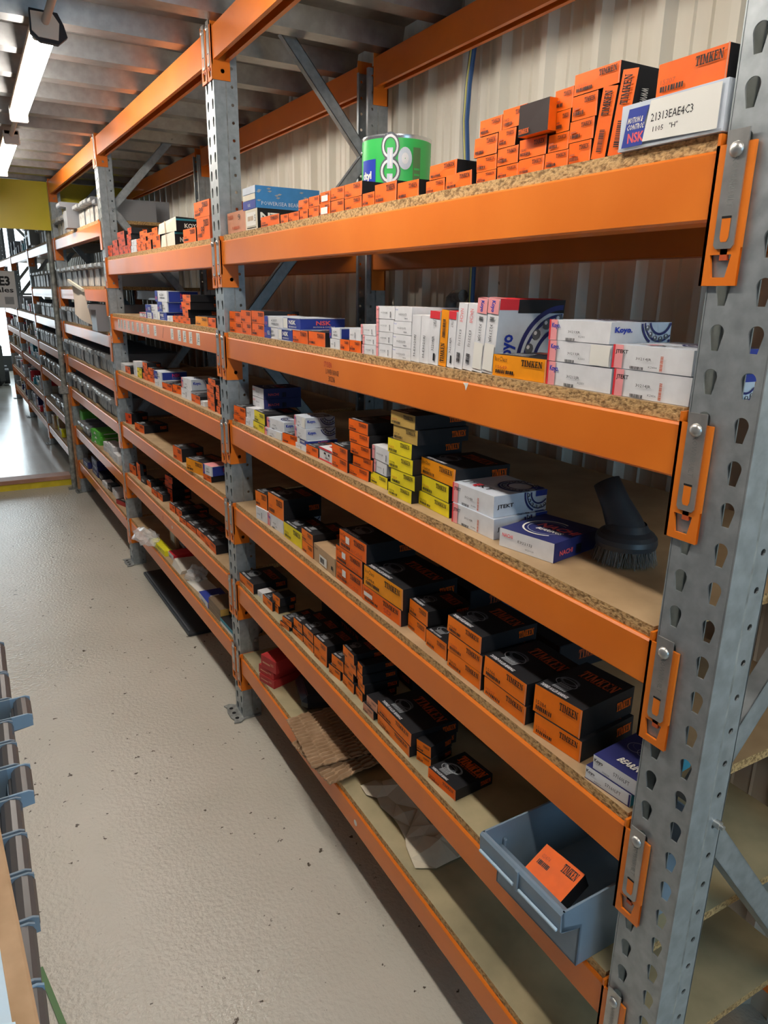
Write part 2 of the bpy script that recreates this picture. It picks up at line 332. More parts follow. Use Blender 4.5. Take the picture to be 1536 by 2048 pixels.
for ya, yb, lab in ((1.42, 1.95, 'pinkish conduit pipe running into the taped end of the light'), (3.20, 3.74, 'short conduit pipe linking the two bright light fittings'), (-.31, .18, 'conduit pipe between the two nearest light fittings')):
    b = MB(); b.tube([(-.447, ya, 2.345), (-.447, yb, 2.345)], .0105, 'conduit', 12); tag(b.build('conduit_pipe'), lab, 'pipe')
# ------------------------------------------------------------ pallet racking
def teardrop(cu, cv, n):
    """keyhole: round at the top, narrow at the foot"""
    out = []
    for i in range(n):
        a = pi*1.18*i/(n-3) - pi*.09 if i < n-2 else None
        if a is not None: out.append((cu+cos(a)*.0092, cv+.004+sin(a)*.0092))
    out += [(cu-.0048, cv-.0165), (cu+.0048, cv-.0165)]
    return out
def post_mesh(H, n, flip=False):
    """channel upright, 90 wide and 80 deep, keyholes in front, round holes in the returns; local y 0..-.09"""
    b = MB(); rows = int(H/.05)
    cells, outs = [], []
    for c, cu in ((0, .0215), (1, .0705)):
        for r in range(rows):
            if n: outs.append(teardrop(cu, r*.05+.027, n)); cells.append((.045*c, .045*(c+1), r*.05, (r+1)*.05))
    if n: b.holed((0,0,0), (0,-1,0), (0,0,1), .09, H, outs, .002, 'galvanised', cells)
    else: b.box(0, .002, -.09, 0, 0, rows*.05, 'galvanised')
    Ht = rows*.05
    b.box(-.0003, .0022, -.0904, -.0885, 0, Ht, 'galvanised'); b.box(-.0003, .0022, -.0015, .0004, 0, Ht, 'galvanised')
    for sy, y0 in ((-1, -.09), (1, 0)):
        for x0, x1, dy in ((0, .036, 0), (.040, .042, .003)):
            a, c = y0+sy*(-dy), y0+sy*(-dy-.002)
            b.box(x0, x1, min(a, c), max(a, c), 0, Ht, 'galvanised')
        a, c = y0, y0-sy*.005; b.box(.036, .040, min(a, c), max(a, c), 0, Ht, 'galv_dull')
        cells, outs = [], []
        for r in range(rows):
            q = r*.05+.025; outs.append([(.0165+cos(2*pi*k/8+.39)*.0048, q+sin(2*pi*k/8+.39)*.0048) for k in range(8)]); cells.append((0, .033, r*.05, (r+1)*.05))
        if sy < 0: b.holed((.042, y0+.003, 0), (1,0,0), (0,0,1), .033, Ht, outs, .002, 'galvanised', cells)
        else: b.holed((.075, y0-.003, 0), (-1,0,0), (0,0,1), .033, Ht, outs, .002, 'galvanised', cells)
        a, c = y0+sy*-.003, y0+sy*-.016; b.box(.0735, .0755, min(a, c), max(a, c), 0, Ht, 'galvanised')
    return b.mesh('post')
PM = {20: post_mesh(2.4, 17), 8: post_mesh(2.4, 11), 0: post_mesh(2.35, 9)}
plate_m = None
def base_plate_mesh():
    b = MB(); o = [(-.045,-.02),(-.038,.0),(-.045,.03),(-.045,.075),(-.038,.095),(-.045,.115),(-.02,.12),(.0,.105),(.07,.105),(.07,-.01),(.0,-.01),(-.02,-.025)]
    b.extr([(x, -y+.005) for x, y in o], .001, .006, 'galv_dull', 'z')
    for yy in (.012, .048, .088): b.tube([(-.024, -yy+.005, .0058), (-.024, -yy+.005, .0066)], .008, 'hole', 10)
    return b.mesh('base_plate')
BPM = base_plate_mesh()
def frame(bay, yl, z0, detail, zigs, lab, yc=0):
    """yl = local y of the left edge (far side) of the post"""
    r = empty('upright_frame', LOC(bay, 0, yl, z0), ROT(bay)); tag(r, lab, 'rack frame', 'galvanised upright frames of the racking')
    me = PM[detail]
    for nm, loc, rz in (('front_post', (0,0,0), 0), ('rear_post', (.612,-.09,0), pi)):
        o = bpy.data.objects.new(nm, me if nm == 'front_post' else PM[min(detail, 8)]); COL.objects.link(o); o.parent = r; o.location = loc; o.rotation_euler = (0,0,rz)
    for loc, rz in (((0,0,0), 0), ((.612,-.09,0), pi)):
        o = bpy.data.objects.new('base_plate', BPM); COL.objects.link(o); o.parent = r; o.location = loc; o.rotation_euler = (0,0,rz)
    for (xa, za, xb, zb) in zigs:
        b = MB(); d = Vector((xb-xa, 0, zb-za)).normalized(); nrm = Vector((-d.z, 0, d.x)); A = Vector((xa, -.045, za)); B = Vector((xb, -.045, zb))
        b.quadbar(A+Vector((0,-.010,0)), B+Vector((0,-.010,0)), nrm*.019, (0,.001,0), 'galvanised')
        for s_ in (-1, 1): b.quadbar(A+nrm*.018*s_+Vector((0,.002,0)), B+nrm*.018*s_+Vector((0,.002,0)), nrm*.001, (0,.013,0), 'galvanised')
        b.build('brace', r)
    for (xa, za) in {(q[0], q[1]) for q in zigs} | {(q[2], q[3]) for q in zigs}:
        b = MB(); b.tube([(xa, -.096, za), (xa, -.086, za)], .006, 'zinc_clip', 6); b.tube([(xa, -.101, za), (xa, -.096, za)], .0035, 'zinc_clip', 8); b.build('bolt', r)
    return r
zz = [(.06,.33,.55,.90), (.55,.90,.06,1.49), (.06,1.49,.55,2.08), (.55,2.08,.25,2.42)]
z0_ = [(.06,.93,.55,.33), (.06,.93,.55,1.52), (.55,1.52,.06,2.12)]
frame(1, -.008, 0, 20, z0_, 'nearest galvanised upright frame at the right edge with keyhole slots')
frame(1, 1.925, 0, 20, zz, 'second galvanised upright frame, between the nearest and second bays')
z2_ = [(.06,2.04,.40,2.41), (.06,2.04,.55,1.45), (.06,.86,.55,1.45), (.06,.86,.55,.28)]
frame(2, 3.840, 0, 8, z2_, 'third galvanised upright frame, between the paper-label bay and the parts bins')
frame(2, 5.740, 0, 0, z2_, 'fourth galvanised upright frame, beside the yellow step and grey pole')
frame(2, 7.667, .055, 0, zz, 'fifth galvanised upright frame, first one beyond the yellow step')
frame(2, 9.590, .055, 0, zz, 'sixth galvanised upright frame, second one beyond the yellow step')
frame(2, 11.45, .055, 0, zz, 'farthest galvanised upright frame, against the bright far end')
LV1 = dict(A=(1.775,1.701), B=(1.472,1.406), C=(1.177,1.105), D=(.876,.804), E=(.572,.503), F=(.269,.199))
LV2 = dict(A=(1.772,1.696), B=(1.477,1.406), C=(1.167,1.092), D=(.874,.804), E=(.570,.503), F=(.286,.216))
LV3 = dict(P=(1.972,1.893), Q=(1.621,1.548), R=(1.369,1.296), S=(1.116,1.050), U=(.864,.799), V=(.548,.488), W=(.263,.198))
TOP = (2.381, 2.291)
def beam_prof(h, open_):
    if open_: return [(0,0),(.004,-.0),(.013,0),(.013,.003),(.004,.003),(.004,h-.004),(.046,h-.004),(.046,.003),(.037,.003),(.037,0),(.05,0),(.05,h-.003),(.047,h),(.003,h),(0,h-.003)]
    return [(.003,0),(.047,0),(.05,.003),(.05,h-.003),(.047,h),(.003,h),(0,h-.003),(0,.003)]
def make_beam(L, h, open_, rear=False, clips=3, name='rack_crossbeam'):
    """beam with its end connectors; local origin at the right (near) end, front face at x=0, top at z=0"""
    r = empty(name); b = MB(); pf = [(x, z-h) for x, z in beam_prof(h, open_)]; b.extr(pf, .004, L-.004, 'beam_paint'); b.build('beam', r)
    for e in (0, 1):
        c = MB(); sg = -1 if e == 0 else 1; ye = 0 if e == 0 else L
        T_, B_ = .015, -.143; fx = -.005 if not rear else .051; bx0, bx1 = (-.005, .052) if not rear else (-.002, .055)
        c.box(bx0, bx1, min(ye, ye+sg*-.004), max(ye, ye+sg*-.004), B_, T_, 'beam_paint')
        y1, y2 = sorted((ye-sg*.004, ye+sg*.043))
        if not rear and clips:
            U0 = 0; O = (-.005, y2, 0)
            c.box(-.005, -.0015, y1, y2, B_+.040, T_-.012, 'beam_paint')
            hole = [(.010, B_+.033), (.0145, B_+.009), (.0325, B_+.009), (.037, B_+.033)]
            c.holed((-.005, y2, 0), (0,-1,0), (0,0,1), 1, 1, [hole], .0035, 'beam_paint', [(0, y2-y1, B_, B_+.040)])
        else:
            xa, xb = sorted((fx, fx+(.0035 if not rear else .004))); c.box(xa, xb, y1, y2, B_, T_-.012, 'beam_paint')
        co = c.build('connector', r)
        if e == 1 and not rear:
            q_ = MB(); q_.tube([(.028, L+.0005, -.118), (.028, L-.004, -.118)], .0065, 'zinc_clip', 8); q_.build('bolt', co)
        if not rear and clips:
            k = MB(); yc = ye+sg*.0225; w = .0125
            pl = [(yc-w, T_+.001), (yc-w, -.100), (yc-w+.003, -.104), (yc+w-.003, -.104), (yc+w, -.100), (yc+w, T_+.001)]
            k.add([(-.0072, a, z) for a, z in pl]+[(-.0052, a, z) for a, z in pl], [(0,1,2,3,4,5)] + [(i, 6+i, 6+(i+1) % 6, (i+1) % 6) for i in range(6)], 'zinc_clip')
            # rivet head
            n = 12; rv = [(-.0125, yc, -.004)]
            for rr, xx in ((.0045, -.0118), (.0078, -.0095), (.0085, -.0073)): rv += [(xx, yc+cos(2*pi*i/n)*rr, -.004+sin(2*pi*i/n)*rr) for i in range(n)]
            k.add(rv, [(0, 1+i, 1+(i+1) % n) for i in range(n)] + [(1+q*n+i, 1+(q+1)*n+i, 1+(q+1)*n+(i+1) % n, 1+q*n+(i+1) % n) for q in (0, 1) for i in range(n)], 'zinc_clip', True)
            # slot showing the paint, and its tongue
            F = Face(k, (-.0072, yc+w, -.104), (0,-1,0), (0,0,1), 2*w, .119)
            F.poly([(.28,.27),(.28,.10),(.36,.06),(.64,.06),(.72,.10),(.72,.27)], 'beam_paint', .0003); F.poly([(.26,.285),(.26,.265),(.74,.265),(.74,.285)], 'hole', .0005)
            if clips > 2: F.text('BROWNBUILT', .40, .36, .30, .46, 'galv_dull', 3, .0, .0004)
            k.box(-.0050, -.0010, yc-.005, yc+.004, -.116, -.102, 'darkor')
            k.build('locking_clip', co)
    return r
BY = {1: (-.004, 1.834), 2: (1.929, 3.746), 3: (3.844, 5.646), 4: (5.744, 7.573), 5: (7.671, 9.496), 6: (9.594, 11.356)}
BAYN = {1: 'nearest bay', 2: 'second bay', 3: 'third bay', 4: 'fourth bay', 5: 'fifth bay', 6: 'farthest bay'}
NM = {1: dict(A='top', B='second', C='third', D='fourth', E='fifth', F='bottom')}; NM[2] = NM[1]
for q in (3, 4, 5, 6): NM[q] = dict(P='top', Q='second', R='third', S='fourth', U='fifth', V='sixth', W='bottom')
def bayf(b): return 1 if b == 1 else 2
def levels(b): return LV1 if b == 1 else LV2 if b == 2 else LV3
cache = {}
for by in range(1, 7):
    y0, y1 = BY[by]; L = y1-y0; zf = 0 if by < 4 else .055
    lv = dict(levels(by)); 
    if by < 4: lv['T'] = TOP
    for k, (zt, zb) in lv.items():
        if by > 4 and k in 'Q' : continue
        h = zt-zb if k in 'AT' else .069 if by < 3 else .070
        for rear in (False, True):
            if rear and by > 3: continue
            r = make_beam(L, h, k == 'T', rear, 0 if (by > 2) else (3 if by == 1 else 2), 'rack_crossbeam')
            r.location = LOC(bayf(by), .5555 if rear else 0, y0, zt); r.rotation_euler = (0,0,ROT(bayf(by)))
            wh = 'rear' if rear else 'front'
            if k == 'T': tag(r, 'orange %s beam carrying the steel deck above the %s' % (wh, BAYN[by]), 'beam')
            else: tag(r, 'orange %s beam under the %s shelf of the %s' % (wh, NM[by][k], BAYN[by]), 'beam')
            if not rear and by == 2 and k == 'B':
                for i, yy in enumerate((3.561, 3.492, 3.417, 3.326, 3.232, 3.128, 3.032, 2.921, 2.792, 2.512, 2.405, 2.331, 2.249, 2.153)):
                    p = MB(); F = Face(p, (0, yy-y0+.02, -.052), (0,-1,0), (0,0,1), .042, .044); F.rect(0,0,1,1,'label',.0004); F.poly([(.2,.1),(.28,.1),(.82,.9),(.74,.9)],'ink',.0008)
                    for q in (.3, .5): F.rect(.5, q, .85, q+.05, 'midgrey', .0008)
                    p.build('paper_label', r)
                p = MB(); F = Face(p, (0, 2.68-y0, -.055), (0,-1,0), (0,0,1), .05, .045); F.poly([(.2,.0),(.28,0),(.8,1),(.72,1)],'ink',.0006); p.build('pen_stroke', r)
            if not rear and by == 1 and k == 'B':
                p = MB(); F = Face(p, (0, 1.045-y0, -.060), (0,-1,0), (0,0,1), .085, .05)
                F.text('STUDEN', .0, .68, .5, .26, 'redbox', 0); F.text('LOWER RANGE', .12, .36, .85, .24, 'ink', 0); F.text('30206', .3, .02, .42, .26, 'ink', 0)
                p.build('handwriting', r)
                p = MB(); F = Face(p, (0, .462-y0, -.014), (0,-1,0), (0,0,1), .02, .014); F.poly([(.1,.9),(.9,1),(.75,.5),(.55,.0),(.4,.55)], 'label', .0004); p.build('paint_chip', r)
            if not rear and by == 1 and k == 'F':
                p = MB(); F = Face(p, (0, .865-y0+.01, -.048), (0,-1,0), (0,0,1), .022, .022); F.disc(.5,.5,.009,'label'); p.build('round_sticker', r)
            if not rear and by == 2 and k == 'E':
                p = MB(); F = Face(p, (0, 2.93-y0, -.045), (0,-1,0), (0,0,1), .03, .022); F.rect(0.3,0,.7,1,'darkor',.0004); F = Face(p, (0, 2.76-y0, -.045), (0,-1,0), (0,0,1), .03, .02); F.disc(.5,.5,.008,'label'); p.build('stickers', r)
    # chipboard shelves
    for k, (zt, zb) in levels(by).items():
        if by > 4 and k == 'Q': continue
        bb = MB(); m2 = 'chip_dirty' if (by == 1 and k in 'EF') else 'chip_top'
        ya, yb = (y0+.008, y1-.008)
        jag = [(.006, ya)]
        bb.box(.006, .600, ya, yb, zt+.0004, zt+.018, 'chip_edge', top=m2, bot='chip_top')
        o = bb.build('chipboard_shelf', loc=LOC(bayf(by), 0, 0, 0) if bayf(by) == 1 else None)
        if bayf(by) == 2:
            o.rotation_euler = (0,0,TH); o.location = LOC(2, 0, 0, 0)
        tag(o, 'chipboard shelf board on the %s level of the %s' % (NM[by][k], BAYN[by]), 'shelf')
# ------------------------------------------------------------ bearing boxes
def timken(b, F, S, Tp, w, d, h, fm, sub=None, txt='black', num=True, side=True, top=True, tx=None, seed=1):
    ink = 'ink'
    big = w > .055 and h > .02
    if big:
        F.text('TIMKEN', .56, .60, .38, .28 if w > .08 else .24, ink)
        F.text('%d' % (15000+seed*37 % 900), .07, .36, .22, .14, 'darkor' if seed % 2 else ink); F.bars(.07, .14, .36, .16, 'ink', 9, 0, seed)
    else:
        F.text('TIMKEN', .50, .64, .42, .20, ink); F.bars(.08, .18, .42, .17, 'ink', 7, 0, seed); F.rect(.08, .42, .3, .50, 'darkor')
    if sub: F.text('IsoClass', .05, .70, .24, .20, ink)
    if side and d > .05: S.text('TIMKEN', .66, .36, .28, min(.42, .016/h), 'orange')
    if top and w > .06:
        Tp.text('TIMKEN', .22, .60, .72, min(.24, .028/d), 'darkor')
        s = min(w, d)
        Tp.ring(.30, .40, s*.19, s*.055, 'midgrey', 24, .0004, sq=.62); Tp.ring(.30, .33, s*.21, s*.02, 'grey', 24, .0006, sq=.62)
        for i in range(7): Tp.poly([(.2+.04*i,.14),(.225+.04*i,.14),(.245+.04*i,.30),(.22+.04*i,.30)], 'grey', .0007)
        Tp.text('TAPERED ROLLER BEARINGS', .06, .035, .56, .065, 'white', 0, .02)
def koyo_ring(F, cu, cv, r):
    F.ring(cu, cv, r, r*.1, 'navy', 36, .0005); F.ring(cu, cv, r*.84, r*.06, 'navy', 36, .0005); F.ring(cu, cv, r*.62, r*.08, 'navy', 30, .0005)
    for i in range(14):
        a = 2*pi*i/14; F.disc(cu+cos(a)*r*.73/F.w, cv+sin(a)*r*.73/F.h, r*.10, 'midgrey', 8, .0006)
def ring_clip(F, cu, cv, r, m='navy'):
    """only the part of the bearing drawing that lies on the face"""
    for rr, t in ((1.0,.09),(.84,.06),(.6,.08)):
        n = 60; run = []
        for i in range(n):
            a0, a1 = 2*pi*i/n, 2*pi*(i+1)/n; q = []
            ok = True
            for a in (a0, a1):
                for s in (rr, rr-t):
                    u, v = cu+cos(a)*r*s/F.w, cv+sin(a)*r*s/F.h; ok &= 0 <= u <= 1 and 0 <= v <= 1; q.append((u, v))
            if ok: F.poly([q[0], q[2], q[3], q[1]], m, .0006)
    for i in range(16):
        a = 2*pi*i/16+.1; u, v = cu+cos(a)*r*.74/F.w, cv+sin(a)*r*.74/F.h; q = r*.1
        if q/F.w < u < 1-q/F.w and q/F.h < v < 1-q/F.h: F.disc(u, v, q, 'midgrey', 10, .0007); F.disc(u-.3*q/F.w, v+.3*q/F.h, q*.4, 'white', 6, .0009)
STY = {  # front, side, top colour and words for the label
 'to': ('orange','black','black','orange and black bearing box'), 'tow': ('orange','black','black','orange box with barcode label'),
 'tr': ('redor','black','black','red-orange bearing box'), 'tor': ('orange','darkor','orange','tall orange carton'), 'toc': ('palepink','black','black','small faded orange bearing box'),
 'ty': ('yellow','black','black','yellow and black bearing box'), 'ty2': ('gold','black','black','dull yellow bearing box'), 'ty3': ('amber','black','black','amber bearing box'),
 'gold': ('gold','black','black','gold and black bearing box'), 'iso': ('amber','black','black','amber and black bearing box'), 'isos': ('orange2','black','black','orange box with white sticker'),
 'isow': ('orange2','black','black','orange box with barcode sticker'), 'isoy': ('amber','black','black','large amber and black bearing box'), 'tb': ('orange','black','black','orange and black bearing box'),
 'tan': ('palepink','brown','tan','faded orange worn carton'), 'ntn': ('cream','ink','tan','worn cream and black carton'), 'bluw': ('wornblue','wornblue','wornblue','scuffed blue and white carton'),
 'brown': ('brown','orange2','brown','dark brown box lying crosswise'), 'tu': ('orange','black','black','orange box standing on edge'), 'tu2': ('amber','black','black','amber box standing on edge'),
 'nsksil': ('silver','silver','silver','long silver bearing box'), 'nsk': ('white','blue','silver','white and blue bearing box'), 'nskb': ('blue','blue','silver','blue bearing box with white edges'), 'nskp': ('white','blue','pink','white, lilac and blue box'),
 'wht': ('white','white','white','plain white bearing box'), 'jk': ('white','white','white','white box with pink end'), 'hn': ('white','white','white','white box with printed part number'),
 'hu': ('white','white','white','narrow white box standing on edge'), 'ju': ('white','white','red','white and red box standing on edge'), 'nu': ('white','white','white','tall white box standing on edge'),
 'ku': ('white','silver','red','tall white box with pink end standing'), 'koyo': ('white','silver','silver','white and silver bearing box'), 'jtekt': ('white','silver','silver','white pink-ended box'),
 'nachi': ('white','navy','navy','white and navy bearing box'), 'kb': ('white','teal','navy','white, teal and navy bearing box'), 'tanj': ('tan','tan','tan','brown carton with white label'),
 'red': ('white','red','white','white and red taped box'), 'cream': ('cream','ink','cream','cream and black carton'), 'blk': ('black','black','black','small black box'),
 'grn': ('green','green','green','bright green box'), 'navy': ('navy','navy','midgrey','dark blue box'), 'dred': ('redbox','redbox','brown','dark red box'), 'yel': ('yelpk','yelpk','yelpk','yellow crumpled packet'),
 'redw': ('white','red','red','white and red carton'), 'crush': ('crush','crush','crush','crushed white carton'), 'bluw2': ('white','blue','blue','white and blue box'), 'brnk': ('brnk','gold','brnk','brown and gold carton'),
 'koblk': ('teal','black','black','teal and black box'), 'red3': ('redbox','redbox','redbox','dusty red carton')}
WRN = random.Random(5)
def make_box(st, w, d, h, seed, fmo=None):
    fm, sm, tm, _ = STY[st]; b = MB(); fm = fmo or fm; j = WRN
    e = .0012 if min(w, h) > .02 else .0006
    # slightly soft carton: every corner is a little off
    vs = []
    for x in (0, d):
        for y in (-w/2, w/2):
            for z in (0, h): vs.append(Vector((x+j.uniform(-1,1)*e*.6 if x == 0 else x, y+j.uniform(-1,1)*e*.6, z+(j.uniform(-1,1)*e*.5 if z else 0))))
    A = {(a, c, f): vs[a*4+c*2+f] for a in (0,1) for c in (0,1) for f in (0,1)}
    if st == 'crush': A[(0,0,1)] += Vector((.01,0,-.012)); A[(0,1,1)] += Vector((.016,0,.006)); A[(1,0,1)] += Vector((0,.01,-.008))
    if st == 'cream': A[(0,0,1)] += Vector((0,0,.006)); A[(0,1,1)] += Vector((.006,0,-.004))
    q = lambda *k: [A[i] for i in k]
    b.add(q((0,1,0),(0,0,0),(0,0,1),(0,1,1)), [(0,1,2,3)], fm)
    b.add(q((0,0,0),(1,0,0),(1,0,1),(0,0,1)), [(0,1,2,3)], sm)
    b.add(q((0,1,1),(0,0,1),(1,0,1),(1,1,1)), [(0,1,2,3)], tm)
    b.add(q((1,1,0),(0,1,0),(0,1,1),(1,1,1)), [(0,1,2,3)], sm)
    b.add(q((1,0,0),(1,1,0),(1,1,1),(1,0,1)), [(0,1,2,3)], fm)
    b.add(q((0,1,0),(1,1,0),(1,0,0),(0,0,0)), [(0,1,2,3)], sm)
    F = Face(b, (-e, w/2, 0), (0,-1,0), (0,0,1), w, h); S = Face(b, (0, -w/2-e*.6, 0), (1,0,0), (0,0,1), d, h); T = Face(b, (0, w/2, h+e*.5), (0,-1,0), (1,0,0), w, d)
    if st in ('to','tow','tr','ty','ty2','ty3','gold','iso','isos','isow','isoy','tb','tor','toc'):
        timken(b, F, S, T, w, d, h, fm, st.startswith('iso'), seed=seed)
        if fm not in ('yellow','gold'):  # pale folded card edge
            F.rect(.985, 0, 1.0, 1, 'palepink', .0002)
        if st == 'tow': F.rect(.18,.12,.80,.66,'label',.0008); F.bars(.22,.2,.42,.4,'ink',8,0,3); 
        if st == 'isos': F.rect(.26,.42,.40,.80,'label',.0008); F.text('A/C6505', .45,.12,.42,.2,'darkor',0,0,.0006,.2)
        if st == 'isow': F.rect(.05,.40,.28,.66,'label',.0008); F.bars(.07,.45,.19,.16,'ink',12,0,3); F.text('SD',.58,.2,.18,.26,'redbox')
        if st == 'tb': T.text('TIMKEN', .14, .66, .84, .24, 'orange', 0, 0, .0008); s = w; T.ring(.40,.42,s*.24,s*.06,'grey',28,.0008,sq=.6)
    elif st == 'tan': F.text('TIMKEN', .06,.70,.30,.16,'darkor'); F.text('9', .62,.58,.12,.26,'ink'); F.bars(.3,.2,.4,.12,'darkor',5)
    elif st == 'ntn':
        S.text('NTN', .05,.42,.55,.38,'label',0,.03); F.rect(.12,.2,.88,.85,'label'); F.bars(.2,.45,.5,.22,'tan',9); F.text('5', .78,.40,.08,.3,'ink'); F.rect(.12,.1,.9,.14,'brown')
    elif st == 'bluw':
        F.rect(0,.0,1,.38,'blue',.0004); F.rect(.02,.40,.98,.66,'cream',.0004); F.rect(0,.68,1,1,'silver',.0004); S.text('POWER/SEA BEARINGS', .08,.14,.75,.17,'silver'); F.text('NSK', .4,.1,.2,.14,'silver')
        for i in range(12): u, v = WRN.random()*.9, .3+WRN.random()*.6; S.poly([(u,v),(u+.03,v+.05),(u+.07,v+.03),(u+.04,v-.04)], 'grey', .0005)
    elif st == 'brown': F.text('TIMKEN', .04,.06,.35,.16,'orange2'); T.rect(.1,.1,.9,.4,'grey',.0003)
    elif st in ('tu','tu2'):
        F.text('TIMKEN', .25,.60 if st == 'tu' else .08,.5,.34,'ink',1 if st == 'tu' else 1); F.bars(.35,.1 if st == 'tu' else .52,.35,.32,'ink',14,1,seed); S.text('www.timken.com', .08,.3,.14,.5,'label',3)
        S.rect(.40,.25,.85,.72,'silver',.0005)
    elif st == 'nsksil':
        F.poly([(.04,.06),(.26,.06),(.29,.30),(.26,.52),(.30,.88),(.09,.88)],'blue',.0004); F.text('NSK', .10,.14,.17,.22,'nskred',0,.03); F.text('MOTION &', .08,.56,.16,.13,'label',0,.02,.0008,.3); F.text('CONTROL', .08,.42,.18,.12,'label',0,.02,.0008,.3)
        F.poly([(.26,.12),(.96,.06),(.96,.95),(.31,.95)],'label',.0007); F.text('21313EAE4C3', .33,.50,.40,.17,'ink',0,0,.001); F.text('1105   "H"', .36,.28,.24,.11,'ink',0,0,.001)
        for i in range(7): F.rect(0,.0+.008*i,1,.004+.008*i,'grey',.0005); S.rect(.1+.12*i,0,.12+.12*i,1,'grey',.0004)
    elif st in ('nsk','nskp'):
        F.rect(0,0,.20,1,'blue'); F.text('NSK', .03,.2,.14,.3,'nskred',1); F.bars(.40,.30,.4,.12,'midgrey',7); F.text('62%02d' % (seed % 60), .40,.55,.3,.2,'ink')
        S.rect(0,0,.04,1,'silver'); S.text('NSK', .42,.35,.34,.42,'magenta',0,.03); S.text('MOTION & CONTROL', .42,.18,.34,.1,'label')
        if seed % 3 == 0: F.rect(.20,0,.5,1,'blue'); F.text('NSK', .24,.3,.2,.4,'label')
        S.rect(0,.94,1,1,'silver',.0005)
    elif st == 'nskb':
        F.rect(.02,.08,.28,.92,'label') ; F.text('NSK', .36,.42,.40,.36,'label',0,.03); F.text('BEARINGS', .36,.16,.44,.14,'label'); S.text('NSK', .34,.42,.34,.36,'nskred',0,.03); S.text('MOTION & CONTROL', .28,.2,.5,.12,'label')
        for (u0,v0,u1,v1) in ((0,.94,1,1),(0,0,1,.06)): S.rect(u0,v0,u1,v1,'silver'); F.rect(u0,v0,u1,v1,'silver')
    elif st == 'jk': F.rect(0,0,.14,1,'pink'); F.text('JTEKT', .03,.62,.14,.14,'ink'); F.text('H-32005JR', .28,.40,.36,.16,'ink'); F.bars(.78,.12,.05,.5,'ink',9,1)
    elif st == 'hn': F.text('Koyo', .05,.72,.16,.16,'inkblue'); F.text('H-E30207J', .26,.38,.46,.18,'ink'); F.bars(.6,.16,.2,.08,'midgrey',5)
    elif st == 'hu': F.text('H-E30208J', .35,.12,.3,.46,'ink',1)
    elif st == 'ju': F.rect(0,.86,1,1,'red'); F.text('JTEKT', .30,.72,.35,.12,'ink',3); F.text('32208JR', .3,.26,.3,.28,'ink',1); F.rect(.5,.08,.7,.22,'ink')
    elif st == 'nu': F.text('NACHI', .34,.72,.34,.20,'nskred',3); F.text('E32210J', .32,.36,.3,.24,'ink',3); F.bars(.3,.1,.4,.16,'ink',9,1)
    elif st == 'ku':
        F.rect(0,.80,1,1,'pink'); F.text('Koyo', .26,.82,.42,.15,'inkblue',3,.03); F.text('32213JR', .32,.42,.3,.24,'ink',3); F.rect(.04,.04,.96,.40,'label',.0004)
        S.rect(0,.86,.28,1,'red'); S.rect(.28,.82,1,1,'black'); S.text('Koyo', .06,.10,.24,.44,'inkblue',1,.03); ring_clip(S, .98,.18,d*.66)
        T.rect(0,.0,1,.1,'pink')
        F.bars(.3,.7,.4,.06,'ink',6,1)
    elif st == 'koyo':
        F.rect(0,0,.14,1,'pink'); F.rect(0,0,.03,1,'red',.0005); F.text('Koyo.', .05,.54,.15,.30,'inkblue',0,.03); F.text('30213JR', .34,.36,.20,.15,'ink'); F.bars(.30,.02,.16,.13,'ink',12); F.text('R2001', .52,.20,.10,.09,'midgrey')
        if seed % 2: F.rect(.70,.03,.99,.97,'label',.0003)
        S.text('Koyo.', .06,.45,.28,.34,'inkblue',0,.04); ring_clip(S, .80,1.2,d*.33)
        ring_clip(T, .7,.6,w*.36)
    elif st == 'jtekt':
        F.rect(0,0,.14,1,'pink'); F.rect(0,0,.03,1,'red',.0005); F.text('JTEKT', .04,.60,.17,.20,'ink',0,.02); F.text('30214JR' , .32,.40,.20,.14,'ink'); F.bars(.25,.03,.18,.12,'ink',12); F.text('K2406', .49,.14,.11,.08,'midgrey')
        F.bars(.63,.05,.035,.62,'darkor',18,1)
        S.text('JTEKT', .06,.35,.30,.24,'ink',0,.02); ring_clip(S, .86,.9,d*.30); S.rect(.78,.72,1,1,'blue')
        T.text('JTEKT', .08,.10,.62,.16,'ink',0,.02); T.text('E', .33,.10,.10,.16,'red',0,.02,.0009); ring_clip(T, .72,.72,w*.34); T.rect(.86,.8,1,.97,'blue',.0008)
    elif st == 'nachi':
        F.text('NACHI', .06,.58,.20,.20,'nskred',0,.02); F.text('E32215J', .36,.44,.26,.17,'ink'); F.text('W220120', .50,.2,.16,.09,'midgrey')
        S.text('NACHI', .12,.28,.28,.26,'nskred',0,.02); S.bars(.48,.1,.12,.5,'black',6); T.ring(.5,.45,w*.38,w*.03,'label',40,.0005,a0=1.2,a1=5.4); T.ring(.5,.45,w*.30,w*.008,'silver',40,.0005,a0=1.0,a1=5.8)
        T.text('NACHI', .30,.44,.66,.17,'nskred',0,.03,.0009,.2); T.text('BEARINGS', .38,.32,.44,.09,'label',0,.02,.0009,.2)
    elif st == 'kb':
        F.rect(0,0,1,.06,'navy'); F.rect(.96,0,1,1,'navy'); F.text('Koyo', .03,.52,.19,.32,'ink',0,.03); F.text('57160LFT', .46,.42,.34,.26,'ink',0); F.text('70039', .22,.14,.16,.12,'midgrey'); S.text('Koyo', .10,.32,.36,.42,'navy',0,.04)
